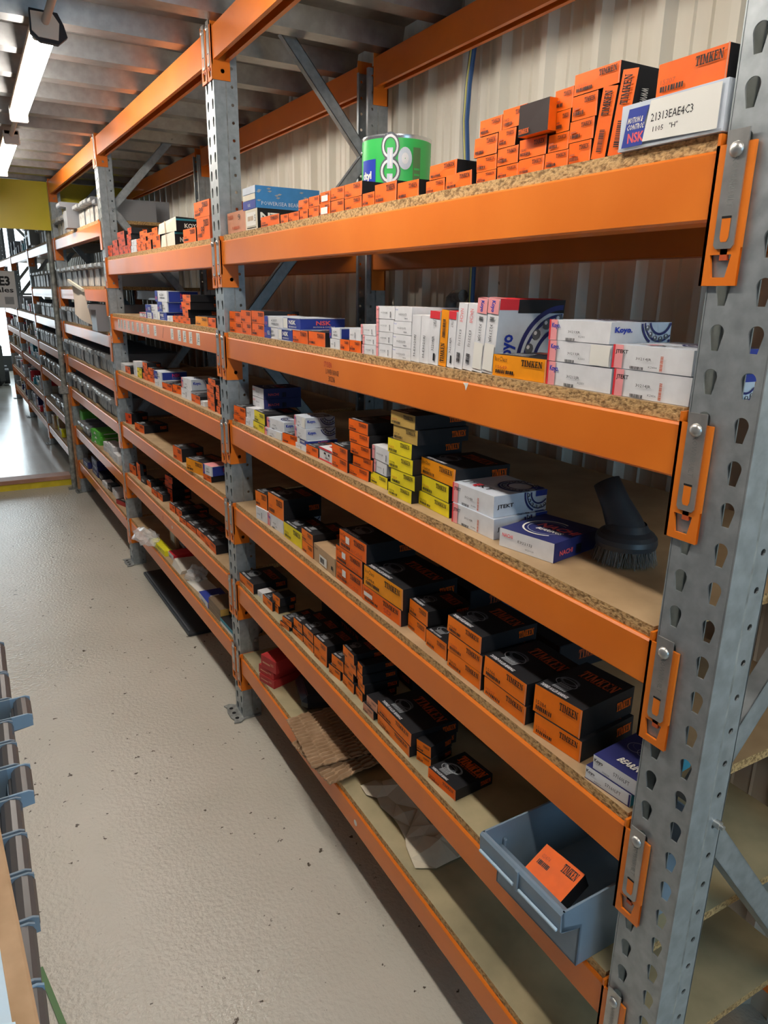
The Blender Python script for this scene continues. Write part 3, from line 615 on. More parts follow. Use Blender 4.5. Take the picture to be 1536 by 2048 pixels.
        T.text('Koyo', .46,.74,.30,.14,'label',0,.03); T.text('BEARINGS', .34,.12,.60,.11,'label',0,.03,.0006,.2); T.ring(.32,.52,w*.16,w*.006,'silver',24,.0006); T.ring(.52,.50,w*.13,w*.005,'silver',24,.0006); T.ring(.42,.56,w*.2,w*.004,'grey',24,.0006,sq=.6)
    elif st == 'tanj': F.text('JTEKT', .04,.72,.2,.14,'ink'); F.rect(.30,.1,.66,.62,'label'); F.bars(.34,.2,.2,.3,'ink',8); F.rect(.86,.3,.95,.5,'ink'); T.text('JTEKT', .4,.4,.5,.24,'label',0,.03)
    elif st == 'red': F.rect(0,0,1,.12,'red'); F.rect(0,.86,1,1,'red'); F.rect(.4,.55,.55,.7,'ink'); F.rect(.72,.5,.82,.68,'ink'); F.bars(.5,.25,.3,.12,'ink',5); T.rect(.3,.2,.7,.9,'red')
    elif st == 'cream': F.poly([(.42,0),(.46,0),(.44,1),(.40,1)],'tan'); S.rect(0,.82,1,.97,'teal'); S.text('NTN' if h > .047 else 'KOYO', .2,.25,.4,.36,'label',0,.03)
    elif st == 'wht': F.bars(.5,.2,.06,.5,'midgrey',8,1); F.text('%d' % (30200+seed), .12,.40,.28,.14,'midgrey')
    elif st == 'grn': F.poly([(.35,.2),(.5,.8),(.65,.2)],'label'); S.rect(.2,.4,.8,.6,'label')
    elif st == 'navy': F.rect(.25,.25,.8,.75,'silver'); F.bars(.3,.3,.4,.3,'navy',6)
    elif st == 'blk': F.rect(.2,.3,.7,.7,'grey')
    elif st == 'yel': F.text('TIMKEN', .4,.5,.3,.2,'ink')
    elif st == 'bluw2': F.bars(.3,.2,.5,.3,'midgrey',9); T.rect(.5,.3,.8,.7,'label')
    elif st == 'brnk': S.text('NSK', .3,.2,.45,.45,'ink',0,.04); T.text('NSK BEARINGS', .2,.6,.7,.12,'gold')
    elif st == 'koblk': F.rect(.05,.1,.95,.55,'label'); T.text('KOYO', .3,.3,.6,.22,'label',0,.04); T.ring(.25,.4,.014,.004,'label')
    elif st == 'redw': F.rect(0,.5,1,1,'white'); F.text('SKF', .2,.3,.4,.3,'inkblue')
    elif st == 'dred': T.poly([(.2,.2),(.7,.1),(.8,.5),(.3,.6)],'label')
    elif st == 'red3':
        F.rect(.12,.42,.62,.56,'palepink'); F.text('TIMKEN', .66,.5,.2,.2,'palepink')
    if st == 'tor': F.text('99', .35,.25,.25,.35,'ink')
    return b.mesh('bearing_box')
BOXES = [
(1,'A','tan',0,1.805,0.020,1.7930,0.178,0.100,0.0630,0,0),
(1,'A','ntn',0,1.626,0.020,1.7930,0.161,0.160,0.0577,0,0),
(1,'A','bluw',1,1.643,0.020,1.8515,0.174,0.200,0.0605,0,0),
(1,'A','to',0,1.442,0.020,1.7930,0.145,0.040,0.0284,0,0),
(1,'A','to',0,1.333,0.020,1.7930,0.053,0.054,0.0232,0,0),
(1,'A','to',0,1.269,0.020,1.7930,0.070,0.072,0.0236,0,0),
(1,'A','to',0,1.203,0.020,1.7930,0.054,0.055,0.0228,0,0),
(1,'A','to',1,1.204,0.020,1.8166,0.063,0.064,0.0235,0,0),
(1,'A','to',0,1.142,0.020,1.7930,0.061,0.062,0.0240,0,0),
(1,'A','to',1,1.138,0.020,1.8178,0.062,0.063,0.0234,0,0),
(1,'A','tow',0,1.077,0.020,1.7930,0.060,0.061,0.0271,0,0),
(1,'A','tow',1,1.074,0.020,1.8209,0.056,0.057,0.0238,0,0),
(1,'A','to',0,1.009,0.020,1.7930,0.069,0.070,0.0277,0,0),
(1,'A','to',1,1.009,0.020,1.8215,0.068,0.069,0.0255,0,0),
(1,'A','to',0,0.930,0.020,1.7930,0.081,0.082,0.0250,0,0),
(1,'A','to',1,0.931,0.020,1.8188,0.083,0.120,0.0287,0,0),
(1,'A','to',0,0.859,0.020,1.7930,0.052,0.052,0.0271,0,0),
(1,'A','to',0,0.786,0.020,1.7930,0.089,0.090,0.0378,0,0),
(1,'A','to',0,0.698,0.020,1.7930,0.078,0.100,0.0309,0,0),
(1,'A','to',0,0.603,0.020,1.7930,0.061,0.062,0.0227,0,0),
(1,'A','to',1,0.580,0.020,1.8165,0.085,0.120,0.0240,0,0),
(1,'A','to',0,0.530,0.020,1.7930,0.077,0.070,0.0259,0,0),
(1,'A','to',0,0.452,0.020,1.7930,0.053,0.054,0.0177,0,0),
(1,'A','to',1,0.453,0.020,1.8115,0.053,0.054,0.0221,0,0),
(1,'A','to',2,0.457,0.020,1.8344,0.060,0.061,0.0291,0,0),
(1,'A','to',3,0.446,0.020,1.8643,0.057,0.058,0.0228,0,0),
(1,'A','to',0,0.397,0.020,1.7930,0.052,0.053,0.0201,0,0),
(1,'A','to',1,0.399,0.020,1.8139,0.052,0.053,0.0245,0,0),
(1,'A','to',2,0.403,0.020,1.8392,0.042,0.050,0.0251,0,0),
(1,'A','to',3,0.387,0.020,1.8650,0.057,0.120,0.0265,0,0),
(1,'A','to',0,0.341,0.020,1.7930,0.057,0.058,0.0226,0,0),
(1,'A','to',1,0.340,0.020,1.8164,0.061,0.062,0.0262,0,0),
(1,'A','brown',2,0.328,0.005,1.8436,0.070,0.060,0.0420,0,0),
(1,'A','to',0,0.286,0.020,1.7930,0.048,0.050,0.0230,0,0),
(1,'A','to',1,0.285,0.020,1.8168,0.042,0.050,0.0223,0,0),
(1,'A','to',2,0.288,0.020,1.8399,0.043,0.050,0.0268,0,0),
(1,'A','to',3,0.292,0.020,1.8675,0.056,0.057,0.0267,0,0),
(1,'A','to',0,0.240,0.020,1.7930,0.042,0.050,0.0288,0,0),
(1,'A','to',1,0.240,0.020,1.8226,0.046,0.050,0.0264,0,0),
(1,'A','to',2,0.242,0.020,1.8498,0.053,0.054,0.0298,0,0),
(1,'A','to',3,0.221,0.020,1.8804,0.084,0.120,0.0255,0,0),
(1,'A','tu',0,0.205,0.020,1.7930,0.026,0.090,0.0856,0,0.14),
(1,'A','tu',0,0.175,0.020,1.7930,0.026,0.130,0.0981,0,0.14),
(1,'A','nsksil',0,0.066,0.000,1.7930,0.149,0.130,0.0520,0,0),
(1,'A','to',1,0.060,0.010,1.8465,0.098,0.090,0.0360,0.03,0),
(1,'B','to',0,1.775,0.012,1.4900,0.128,0.130,0.0335,0,0),
(1,'B','to',1,1.773,0.012,1.5243,0.121,0.123,0.0322,0,0),
(1,'B','to',0,1.651,0.012,1.4900,0.094,0.100,0.0352,0,0),
(1,'B','to',1,1.655,0.012,1.5260,0.100,0.100,0.0368,0,0),
(1,'B','to',0,1.546,0.012,1.4900,0.108,0.110,0.0367,0,0),
(1,'B','to',1,1.545,0.012,1.5275,0.112,0.110,0.0362,0,0),
(1,'B','nsk',0,1.435,0.012,1.4900,0.106,0.110,0.0311,0,0),
(1,'B','nsk',1,1.414,0.012,1.5219,0.142,0.110,0.0299,0,0),
(1,'B','nskb',0,1.327,0.012,1.4900,0.100,0.120,0.0316,0,0),
(1,'B','nskb',1,1.278,0.012,1.5224,0.120,0.130,0.0313,0,0),
(1,'B','to',0,1.222,0.012,1.4900,0.103,0.100,0.0328,0,0),
(1,'B','to',0,1.114,0.012,1.4900,0.102,0.080,0.0345,0,0),
(1,'B','wht',0,1.008,0.012,1.4900,0.052,0.053,0.0234,0,0),
(1,'B','nsk',1,1.008,0.012,1.5142,0.056,0.080,0.0244,0,0),
(1,'B','to',0,0.954,0.012,1.4900,0.048,0.050,0.0253,0,0),
(1,'B','wht',1,0.902,0.012,1.5161,0.057,0.058,0.0250,0,0),
(1,'B','to',0,0.901,0.012,1.4900,0.054,0.054,0.0265,0,0),
(1,'B','jk',0,0.834,0.012,1.4900,0.063,0.063,0.0204,0,0),
(1,'B','jk',1,0.833,0.012,1.5112,0.062,0.063,0.0192,0,0),
(1,'B','jk',2,0.840,0.012,1.5311,0.064,0.065,0.0219,0,0),
(1,'B','jk',0,0.768,0.012,1.4900,0.064,0.065,0.0266,0,0),
(1,'B','jk',1,0.766,0.012,1.5174,0.068,0.069,0.0236,0,0),
(1,'B','jk',2,0.765,0.012,1.5419,0.071,0.072,0.0254,0,0),
(1,'B','jk',3,0.764,0.012,1.5681,0.076,0.110,0.0252,0,0),
(1,'B','hn',0,0.696,0.012,1.4900,0.071,0.072,0.0230,0,0),
(1,'B','hn',1,0.696,0.012,1.5138,0.074,0.075,0.0255,0,0),
(1,'B','hn',2,0.694,0.012,1.5401,0.069,0.070,0.0251,0,0),
(1,'B','hn',3,0.691,0.012,1.5660,0.064,0.110,0.0270,0,0),
(1,'B','hu',0,0.644,0.012,1.4900,0.030,0.100,0.0889,0,0.05),
(1,'B','hu',0,0.611,0.012,1.4900,0.030,0.100,0.0888,0,0.05),
(1,'B','ju',0,0.578,0.012,1.4900,0.033,0.100,0.0979,0,0.05),
(1,'B','tu2',0,0.547,0.012,1.4900,0.025,0.100,0.1009,0,0.05),
(1,'B','ju',0,0.521,0.012,1.4900,0.023,0.100,0.0995,0,0.05),
(1,'B','nu',0,0.496,0.012,1.4900,0.026,0.120,0.1135,0,0.08),
(1,'B','nu',0,0.467,0.012,1.4900,0.027,0.120,0.1134,0,0.08),
(1,'B','ku',0,0.439,0.012,1.4900,0.027,0.140,0.1222,0,0.08),
(1,'B','ku',0,0.409,0.012,1.4900,0.029,0.140,0.1226,0,0.08),
(1,'B','iso',0,0.333,0.012,1.4900,0.139,0.100,0.0351,0,0),
(1,'B','koyo',0,0.196,0.012,1.4900,0.128,0.120,0.0344,0,0),
(1,'B','koyo',1,0.199,0.012,1.5252,0.124,0.120,0.0298,0,0),
(1,'B','koyo',2,0.202,0.012,1.5558,0.120,0.120,0.0293,0,0),
(1,'B','jtekt',0,0.065,0.012,1.4900,0.123,0.125,0.0356,0,0),
(1,'B','jtekt',1,0.069,0.012,1.5264,0.127,0.125,0.0307,0,0),
(1,'C','to',0,1.750,0.008,1.1950,0.096,0.097,0.0225,-0.093,0),
(1,'C','to',1,1.746,0.009,1.2183,0.096,0.097,0.0298,-0.093,0),
(1,'C','wht',0,1.671,0.015,1.1950,0.062,0.063,0.0265,-0.094,0),
(1,'C','wht',1,1.663,0.017,1.2223,0.062,0.063,0.0329,-0.094,0),
(1,'C','ty',0,1.579,0.015,1.1950,0.119,0.120,0.0242,0.041,0),
(1,'C','ty',1,1.587,0.018,1.2200,0.119,0.120,0.0345,0.041,0),
(1,'C','koyo',0,1.457,0.017,1.1950,0.121,0.090,0.0229,-0.065,0),
(1,'C','koyo',1,1.445,0.021,1.2187,0.121,0.090,0.0321,-0.065,0),
(1,'C','to',0,1.342,0.024,1.1950,0.090,0.091,0.0283,-0.135,0),
(1,'C','wht',0,1.254,0.022,1.1950,0.075,0.090,0.0159,-0.007,0),
(1,'C','nskb',1,1.246,0.024,1.2117,0.075,0.090,0.0150,-0.007,0),
(1,'C','koyo',2,1.254,0.022,1.2275,0.075,0.090,0.0311,-0.007,0),
(1,'C','koyo',3,1.262,0.024,1.2594,0.075,0.090,0.0287,-0.007,0),
(1,'C','to',0,1.174,0.019,1.1950,0.081,0.083,0.0254,-0.029,0),
(1,'C','red',0,1.090,0.023,1.1950,0.082,0.083,0.0343,0.003,0),
(1,'C','to',0,0.997,0.018,1.1950,0.094,0.090,0.0290,0.031,0),
(1,'C','to',1,0.997,0.018,1.2248,0.094,0.090,0.0292,0.031,0),
(1,'C','to',0,0.900,0.022,1.1950,0.094,0.120,0.0246,-0.039,0),
(1,'C','to',1,0.888,0.026,1.2204,0.094,0.120,0.0271,-0.039,0),
(1,'C','to',2,0.896,0.024,1.2483,0.094,0.120,0.0267,-0.039,0),
(1,'C','to',3,0.904,0.024,1.2758,0.094,0.120,0.0260,-0.039,0),
(1,'C','to',4,0.912,0.026,1.3025,0.094,0.120,0.0264,-0.039,0),
(1,'C','ty',0,0.814,0.028,1.1950,0.087,0.080,0.0275,0.028,0),
(1,'C','jk',1,0.826,0.031,1.2233,0.087,0.080,0.0295,0.028,0),
(1,'C','jk',2,0.806,0.030,1.2536,0.087,0.080,0.0318,0.028,0),
(1,'C','ty',0,0.697,0.016,1.1950,0.094,0.130,0.0280,-0.031,0),
(1,'C','ty',1,0.689,0.018,1.2238,0.094,0.130,0.0322,-0.031,0),
(1,'C','ty',2,0.697,0.016,1.2568,0.094,0.130,0.0314,-0.031,0),
(1,'C','ty',3,0.705,0.018,1.2891,0.094,0.130,0.0315,-0.031,0),
(1,'C','ty2',4,0.685,0.019,1.3214,0.094,0.130,0.0305,-0.031,0),
(1,'C','gold',5,0.693,0.017,1.3526,0.094,0.130,0.0284,-0.031,0),
(1,'C','ty',0,0.598,0.033,1.1950,0.131,0.130,0.0289,0.035,0),
(1,'C','ty',1,0.606,0.035,1.2247,0.131,0.130,0.0338,0.035,0),
(1,'C','iso',2,0.586,0.037,1.2593,0.131,0.130,0.0357,0.035,0),
(1,'C','jtekt',0,0.450,0.029,1.1950,0.127,0.125,0.0380,-0.015,0),
(1,'C','jtekt',1,0.458,0.032,1.2338,0.127,0.125,0.0395,-0.015,0),
(1,'C','nachi',0,0.303,0.034,1.1950,0.115,0.130,0.0336,-0.203,0),
(1,'D','wht',0,1.575,0.013,0.8940,0.084,0.090,0.0422,-0.11,0),
(1,'D','to',1,1.583,0.016,0.9370,0.084,0.090,0.0523,-0.11,0),
(1,'D','koyo',0,1.472,0.022,0.8940,0.119,0.130,0.0425,-0.048,0),
(1,'D','to',1,1.468,0.023,0.9373,0.119,0.130,0.0681,-0.048,0),
(1,'D','ty',0,1.330,0.022,0.8940,0.137,0.100,0.0492,-0.014,0),
(1,'D','to',0,1.215,0.021,0.8940,0.084,0.110,0.0336,0.021,0),
(1,'D','to',1,1.219,0.022,0.9284,0.084,0.110,0.0350,0.021,0),
(1,'D','tanj',0,1.099,0.019,0.8940,0.148,0.090,0.0500,0.043,0),
(1,'D','isos',0,0.943,0.018,0.8940,0.149,0.140,0.0484,-0.002,0),
(1,'D','isos',1,0.951,0.021,0.9432,0.149,0.140,0.0435,-0.002,0),
(1,'D','isos',2,0.931,0.022,0.9875,0.149,0.140,0.0485,-0.002,0),
(1,'D','isow',0,0.775,0.019,0.8940,0.179,0.150,0.0402,-0.025,0),
(1,'D','isoy',1,0.771,0.020,0.9350,0.179,0.150,0.0511,-0.025,0),
(1,'D','to',0,0.638,0.033,0.8940,0.081,0.110,0.0366,0.046,0),
(1,'D','to',1,0.634,0.034,0.9314,0.081,0.110,0.0351,0.046,0),
(1,'D','to',0,0.547,0.025,0.8940,0.080,0.080,0.0373,0.02,0),
(1,'D','to',0,0.436,0.017,0.8940,0.113,0.135,0.0356,0.004,0),
(1,'D','to',1,0.436,0.017,0.9304,0.113,0.135,0.0367,0.004,0),
(1,'D','to',2,0.444,0.019,0.9679,0.113,0.135,0.0344,0.004,0),
(1,'D','to',0,0.310,0.017,0.8940,0.121,0.130,0.0364,0.007,0),
(1,'D','to',1,0.314,0.018,0.9312,0.121,0.130,0.0412,0.007,0),
(1,'D','to',0,0.176,0.022,0.8940,0.102,0.135,0.0383,-0.105,0),
(1,'D','to',1,0.184,0.024,0.9331,0.102,0.135,0.0510,-0.105,0),
(1,'D','kb',0,0.053,0.013,0.8940,0.084,0.130,0.0214,-0.096,0),
(1,'D','kb',1,0.041,0.016,0.9162,0.084,0.130,0.0250,-0.096,0),
(1,'E','to',0,1.760,0.008,0.5900,0.140,0.130,0.0366,-0.027,0),
(1,'E','wht',0,1.649,0.023,0.5900,0.042,0.050,0.0199,-0.105,0),
(1,'E','to',0,1.559,0.017,0.5900,0.086,0.050,0.0319,-0.017,0),
(1,'E','to',0,1.535,0.028,0.5900,0.083,0.060,0.0270,-0.076,0),
(1,'E','to',1,1.527,0.030,0.6178,0.083,0.060,0.0303,-0.076,0),
(1,'E','to',0,1.382,0.008,0.5900,0.061,0.100,0.0150,-0.116,0),
(1,'E','to',1,1.370,0.012,0.6058,0.061,0.100,0.0199,-0.116,0),
(1,'E','to',0,1.304,0.020,0.5900,0.076,0.100,0.0199,-0.049,0),
(1,'E','to',1,1.316,0.024,0.6107,0.076,0.100,0.0322,-0.049,0),
(1,'E','to',0,1.221,0.021,0.5900,0.076,0.100,0.0263,0.007,0),
(1,'E','to',1,1.229,0.024,0.6171,0.076,0.100,0.0329,0.007,0),
(1,'E','to',0,1.131,0.020,0.5900,0.084,0.100,0.0252,-0.029,0),
(1,'E','to',1,1.131,0.020,0.6160,0.084,0.100,0.0395,-0.029,0),
(1,'E','to',0,1.035,0.020,0.5900,0.061,0.100,0.0270,-0.112,0),
(1,'E','to',1,1.023,0.023,0.6178,0.061,0.100,0.0345,-0.112,0),
(1,'E','to',0,0.960,0.025,0.5900,0.069,0.090,0.0287,0.019,0),
(1,'E','to',1,0.972,0.028,0.6195,0.069,0.090,0.0268,0.019,0),
(1,'E','to',2,0.952,0.027,0.6470,0.069,0.090,0.0303,0.019,0),
(1,'E','to',3,0.960,0.025,0.6781,0.069,0.090,0.0278,0.019,0),
(1,'E','to',0,0.902,0.028,0.5900,0.044,0.100,0.0262,0.066,0),
(1,'E','to',1,0.894,0.030,0.6170,0.044,0.100,0.0249,0.066,0),
(1,'E','to',2,0.902,0.028,0.6427,0.044,0.100,0.0237,0.066,0),
(1,'E','to',3,0.910,0.030,0.6672,0.044,0.100,0.0246,0.066,0),
(1,'E','toc',0,0.821,0.012,0.5900,0.055,0.060,0.0241,-0.024,0),
(1,'E','toc',1,0.809,0.016,0.6149,0.055,0.060,0.0246,-0.024,0),
(1,'E','to',0,0.704,0.016,0.5900,0.162,0.130,0.0297,0.017,0),
(1,'E','to',1,0.700,0.017,0.6205,0.162,0.130,0.0333,0.017,0),
(1,'E','to',0,0.589,0.032,0.5900,0.045,0.070,0.0212,-0.23,0),
(1,'E','to',1,0.593,0.034,0.6120,0.045,0.070,0.0285,-0.23,0),
(1,'E','tb',0,0.496,0.019,0.5900,0.095,0.105,0.0252,-0.082,0),
(2,'A','tr',0,3.715,0.012,1.7900,0.107,0.108,0.0314,0,0),
(2,'A','tr',1,3.710,0.012,1.8222,0.115,0.117,0.0226,0,0),
(2,'A','tr',0,3.554,0.012,1.7900,0.170,0.130,0.0418,0,0),
(2,'A','tr',1,3.542,0.012,1.8326,0.119,0.121,0.0322,0,0),
(2,'A','tr',0,3.412,0.012,1.7900,0.091,0.093,0.0381,0,0),
(2,'A','tr',1,3.376,0.012,1.8289,0.149,0.130,0.0323,0,0),
(2,'A','tr',2,3.393,0.012,1.8621,0.163,0.130,0.0342,0,0),
(2,'A','tr',0,3.309,0.012,1.7900,0.102,0.104,0.0367,0,0),
(2,'A','tr',0,3.224,0.012,1.7900,0.052,0.053,0.0311,0,0),
(2,'A','tr',1,3.231,0.012,1.8219,0.093,0.094,0.0275,0,0),
(2,'A','tr',2,3.214,0.012,1.8502,0.092,0.093,0.0252,0,0),
(2,'A','tr',3,3.190,0.012,1.8762,0.077,0.078,0.0259,0,0),
(2,'A','wht',0,3.131,0.012,1.7900,0.109,0.111,0.0302,0,0),
(2,'A','wht',1,3.120,0.012,1.8210,0.100,0.101,0.0249,0,0),
(2,'A','to',0,3.028,0.012,1.7900,0.075,0.076,0.0285,0,0),
(2,'A','to',1,3.025,0.012,1.8193,0.078,0.079,0.0249,0,0),
(2,'A','to',0,2.941,0.012,1.7900,0.084,0.085,0.0284,0,0),
(2,'A','to',1,2.936,0.012,1.8192,0.105,0.107,0.0265,0,0),
(2,'A','to',2,2.920,0.012,1.8465,0.141,0.060,0.0262,0,0),
(2,'A','to',0,2.847,0.012,1.7900,0.087,0.089,0.0382,0,0),
(2,'A','to',1,2.818,0.012,1.8290,0.096,0.097,0.0294,0,0),
(2,'A','to',0,2.720,0.012,1.7900,0.149,0.130,0.0528,0,0),
(2,'A','to',1,2.719,0.012,1.8436,0.090,0.091,0.0291,0,0),
(2,'A','cream',0,2.528,0.012,1.7900,0.214,0.100,0.0501,0,0),
(2,'A','cream',1,2.529,0.012,1.8409,0.276,0.160,0.0455,0,0),
(2,'A','to',0,2.223,0.012,1.7900,0.159,0.100,0.0477,0,0),
(2,'A','tor',0,2.056,0.012,1.7900,0.148,0.120,0.0734,0,0),
(2,'A','tor',1,2.065,0.012,1.8642,0.172,0.120,0.0525,0,0),
(2,'B','red',0,3.054,0.012,1.4950,0.125,0.126,0.0236,0,0),
(2,'B','nsk',0,2.932,0.012,1.4950,0.098,0.100,0.0262,0,0),
(2,'B','nsk',1,2.878,0.012,1.5220,0.213,0.080,0.0342,0,0),
(2,'B','nsk',0,2.828,0.012,1.4950,0.100,0.102,0.0281,0,0),
(2,'B','nskb',0,2.701,0.012,1.4950,0.142,0.100,0.0353,0,0),
(2,'B','nsk',1,2.683,0.012,1.5311,0.155,0.130,0.0408,0,0),
(2,'B','nsk',2,2.691,0.012,1.5727,0.199,0.130,0.0450,0,0),
(2,'B','wht',0,2.572,0.012,1.4950,0.084,0.085,0.0219,0,0),
(2,'B','to',0,2.485,0.012,1.4950,0.084,0.086,0.0246,0,0),
(2,'B','to',0,2.408,0.012,1.4950,0.062,0.063,0.0274,0,0),
(2,'B','to',0,2.328,0.012,1.4950,0.095,0.080,0.0234,0,0),
(2,'B','to',1,2.357,0.012,1.5192,0.105,0.140,0.0297,0,0),
(2,'B','to',2,2.327,0.012,1.5497,0.119,0.140,0.0281,0,0),
(2,'B','to',3,2.314,0.012,1.5786,0.108,0.140,0.0260,0,0),
(2,'B','ty3',0,2.136,0.012,1.4950,0.150,0.100,0.0331,0,0),
(2,'B','to',0,2.014,0.012,1.4950,0.087,0.100,0.0326,0,0),
(2,'C','wht',0,3.744,0.023,1.1850,0.138,0.135,0.0405,0.029,0),
(2,'C','to',0,3.570,0.021,1.1850,0.161,0.070,0.0365,-0.021,0),
(2,'C','wht',0,3.391,0.028,1.1850,0.079,0.060,0.0765,0.024,0),
(2,'C','ty',0,3.305,0.030,1.1850,0.090,0.060,0.0237,-0.027,0),
(2,'C','ty',1,3.305,0.030,1.2095,0.090,0.060,0.0248,-0.027,0),
(2,'C','to',0,3.200,0.033,1.1850,0.086,0.070,0.0330,-0.023,0),
(2,'C','to',1,3.188,0.036,1.2188,0.086,0.070,0.0239,-0.023,0),
(2,'C','to',2,3.196,0.034,1.2435,0.086,0.070,0.0274,-0.023,0),
(2,'C','to',0,3.110,0.037,1.1850,0.091,0.070,0.0328,-0.06,0),
(2,'C','to',1,3.118,0.040,1.2186,0.091,0.070,0.0333,-0.06,0),
(2,'C','to',0,3.047,0.039,1.1850,0.033,0.070,0.0379,0.079,0),
(2,'C','to',1,3.055,0.042,1.2237,0.033,0.070,0.0283,0.079,0),
(2,'C','wht',0,2.893,0.021,1.1850,0.119,0.120,0.0347,-0.027,0),
(2,'C','nsk',1,2.897,0.022,1.2205,0.119,0.120,0.0361,-0.027,0),
(2,'C','to',0,2.754,0.026,1.1850,0.138,0.100,0.0300,-0.065,0),
(2,'C','to',0,2.625,0.035,1.1850,0.091,0.100,0.0371,-0.146,0),
(2,'C','wht',0,2.442,0.023,1.1850,0.128,0.120,0.0420,-0.031,0),
(2,'C','koyo',1,2.434,0.025,1.2278,0.128,0.120,0.0429,-0.031,0),
(2,'C','to',0,2.317,0.026,1.1850,0.118,0.080,0.0311,-0.005,0),
(2,'C','wht',0,2.222,0.024,1.1850,0.041,0.040,0.0192,-0.049,0),
(2,'C','to',0,2.110,0.023,1.1850,0.093,0.060,0.0331,0.031,0),
(2,'C','to',1,2.110,0.023,1.2189,0.093,0.060,0.0321,0.031,0),
(2,'C','to',2,2.118,0.025,1.2518,0.093,0.060,0.0263,0.031,0),
(2,'C','to',3,2.098,0.026,1.2789,0.093,0.060,0.0242,0.031,0),
(2,'C','to',0,2.025,0.022,1.1850,0.054,0.060,0.0250,0.075,0),
(2,'C','to',1,2.017,0.024,1.2108,0.054,0.060,0.0238,0.075,0),
(2,'C','to',2,2.025,0.022,1.2354,0.054,0.060,0.0263,0.075,0),
(2,'C','to',3,2.033,0.024,1.2625,0.054,0.060,0.0260,0.075,0),
(2,'D','tr',0,3.645,0.023,0.8920,0.072,0.100,0.0572,-0.255,0),
(2,'D','to',0,3.361,0.018,0.8920,0.139,0.130,0.0420,-0.127,0),
(2,'D','to',0,2.604,0.012,0.8920,0.117,0.100,0.0583,-0.061,0),
(2,'D','ty3',0,2.332,0.008,0.8920,0.147,0.120,0.0531,-0.187,0),
(2,'D','to',0,2.178,0.012,0.8920,0.076,0.120,0.0245,-0.112,0),
(2,'D','nskp',1,2.174,0.013,0.9173,0.076,0.120,0.0401,-0.112,0),
(2,'E','to',0,3.674,0.027,0.5880,0.116,0.060,0.0563,-0.096,0),
(2,'E','to',0,3.532,0.029,0.5880,0.082,0.020,0.0951,0.012,0),
(2,'E','blk',0,3.436,0.031,0.5880,0.088,0.050,0.0328,-0.082,0),
(2,'E','to',0,3.353,0.041,0.5880,0.080,0.100,0.0299,-0.054,0),
(2,'E','to',0,3.157,0.022,0.5880,0.107,0.100,0.0315,-0.023,0),
(2,'E','to',0,3.058,0.027,0.5880,0.086,0.100,0.0344,-0.038,0),
(2,'E','tr',0,3.036,0.068,0.5880,0.092,0.100,0.0268,-0.137,0),
(2,'E','tr',1,3.040,0.069,0.6156,0.092,0.100,0.0343,-0.137,0),
(2,'E','tr',2,3.048,0.071,0.6507,0.092,0.100,0.0319,-0.137,0),
(2,'E','tr',3,3.028,0.070,0.6834,0.092,0.100,0.0324,-0.137,0),
(2,'E','to',0,2.821,0.026,0.5880,0.082,0.100,0.0360,-0.075,0),
(2,'E','to',0,2.715,0.029,0.5880,0.089,0.130,0.0395,-0.043,0),
(2,'E','to',0,2.608,0.016,0.5880,0.086,0.130,0.0259,-0.083,0),
(2,'E','to',0,2.494,0.022,0.5880,0.125,0.130,0.0265,-0.038,0),
(2,'E','to',0,2.357,0.023,0.5880,0.120,0.130,0.0344,0.001,0),
(2,'E','to',0,2.215,0.020,0.5880,0.149,0.140,0.0398,0.017,0)]
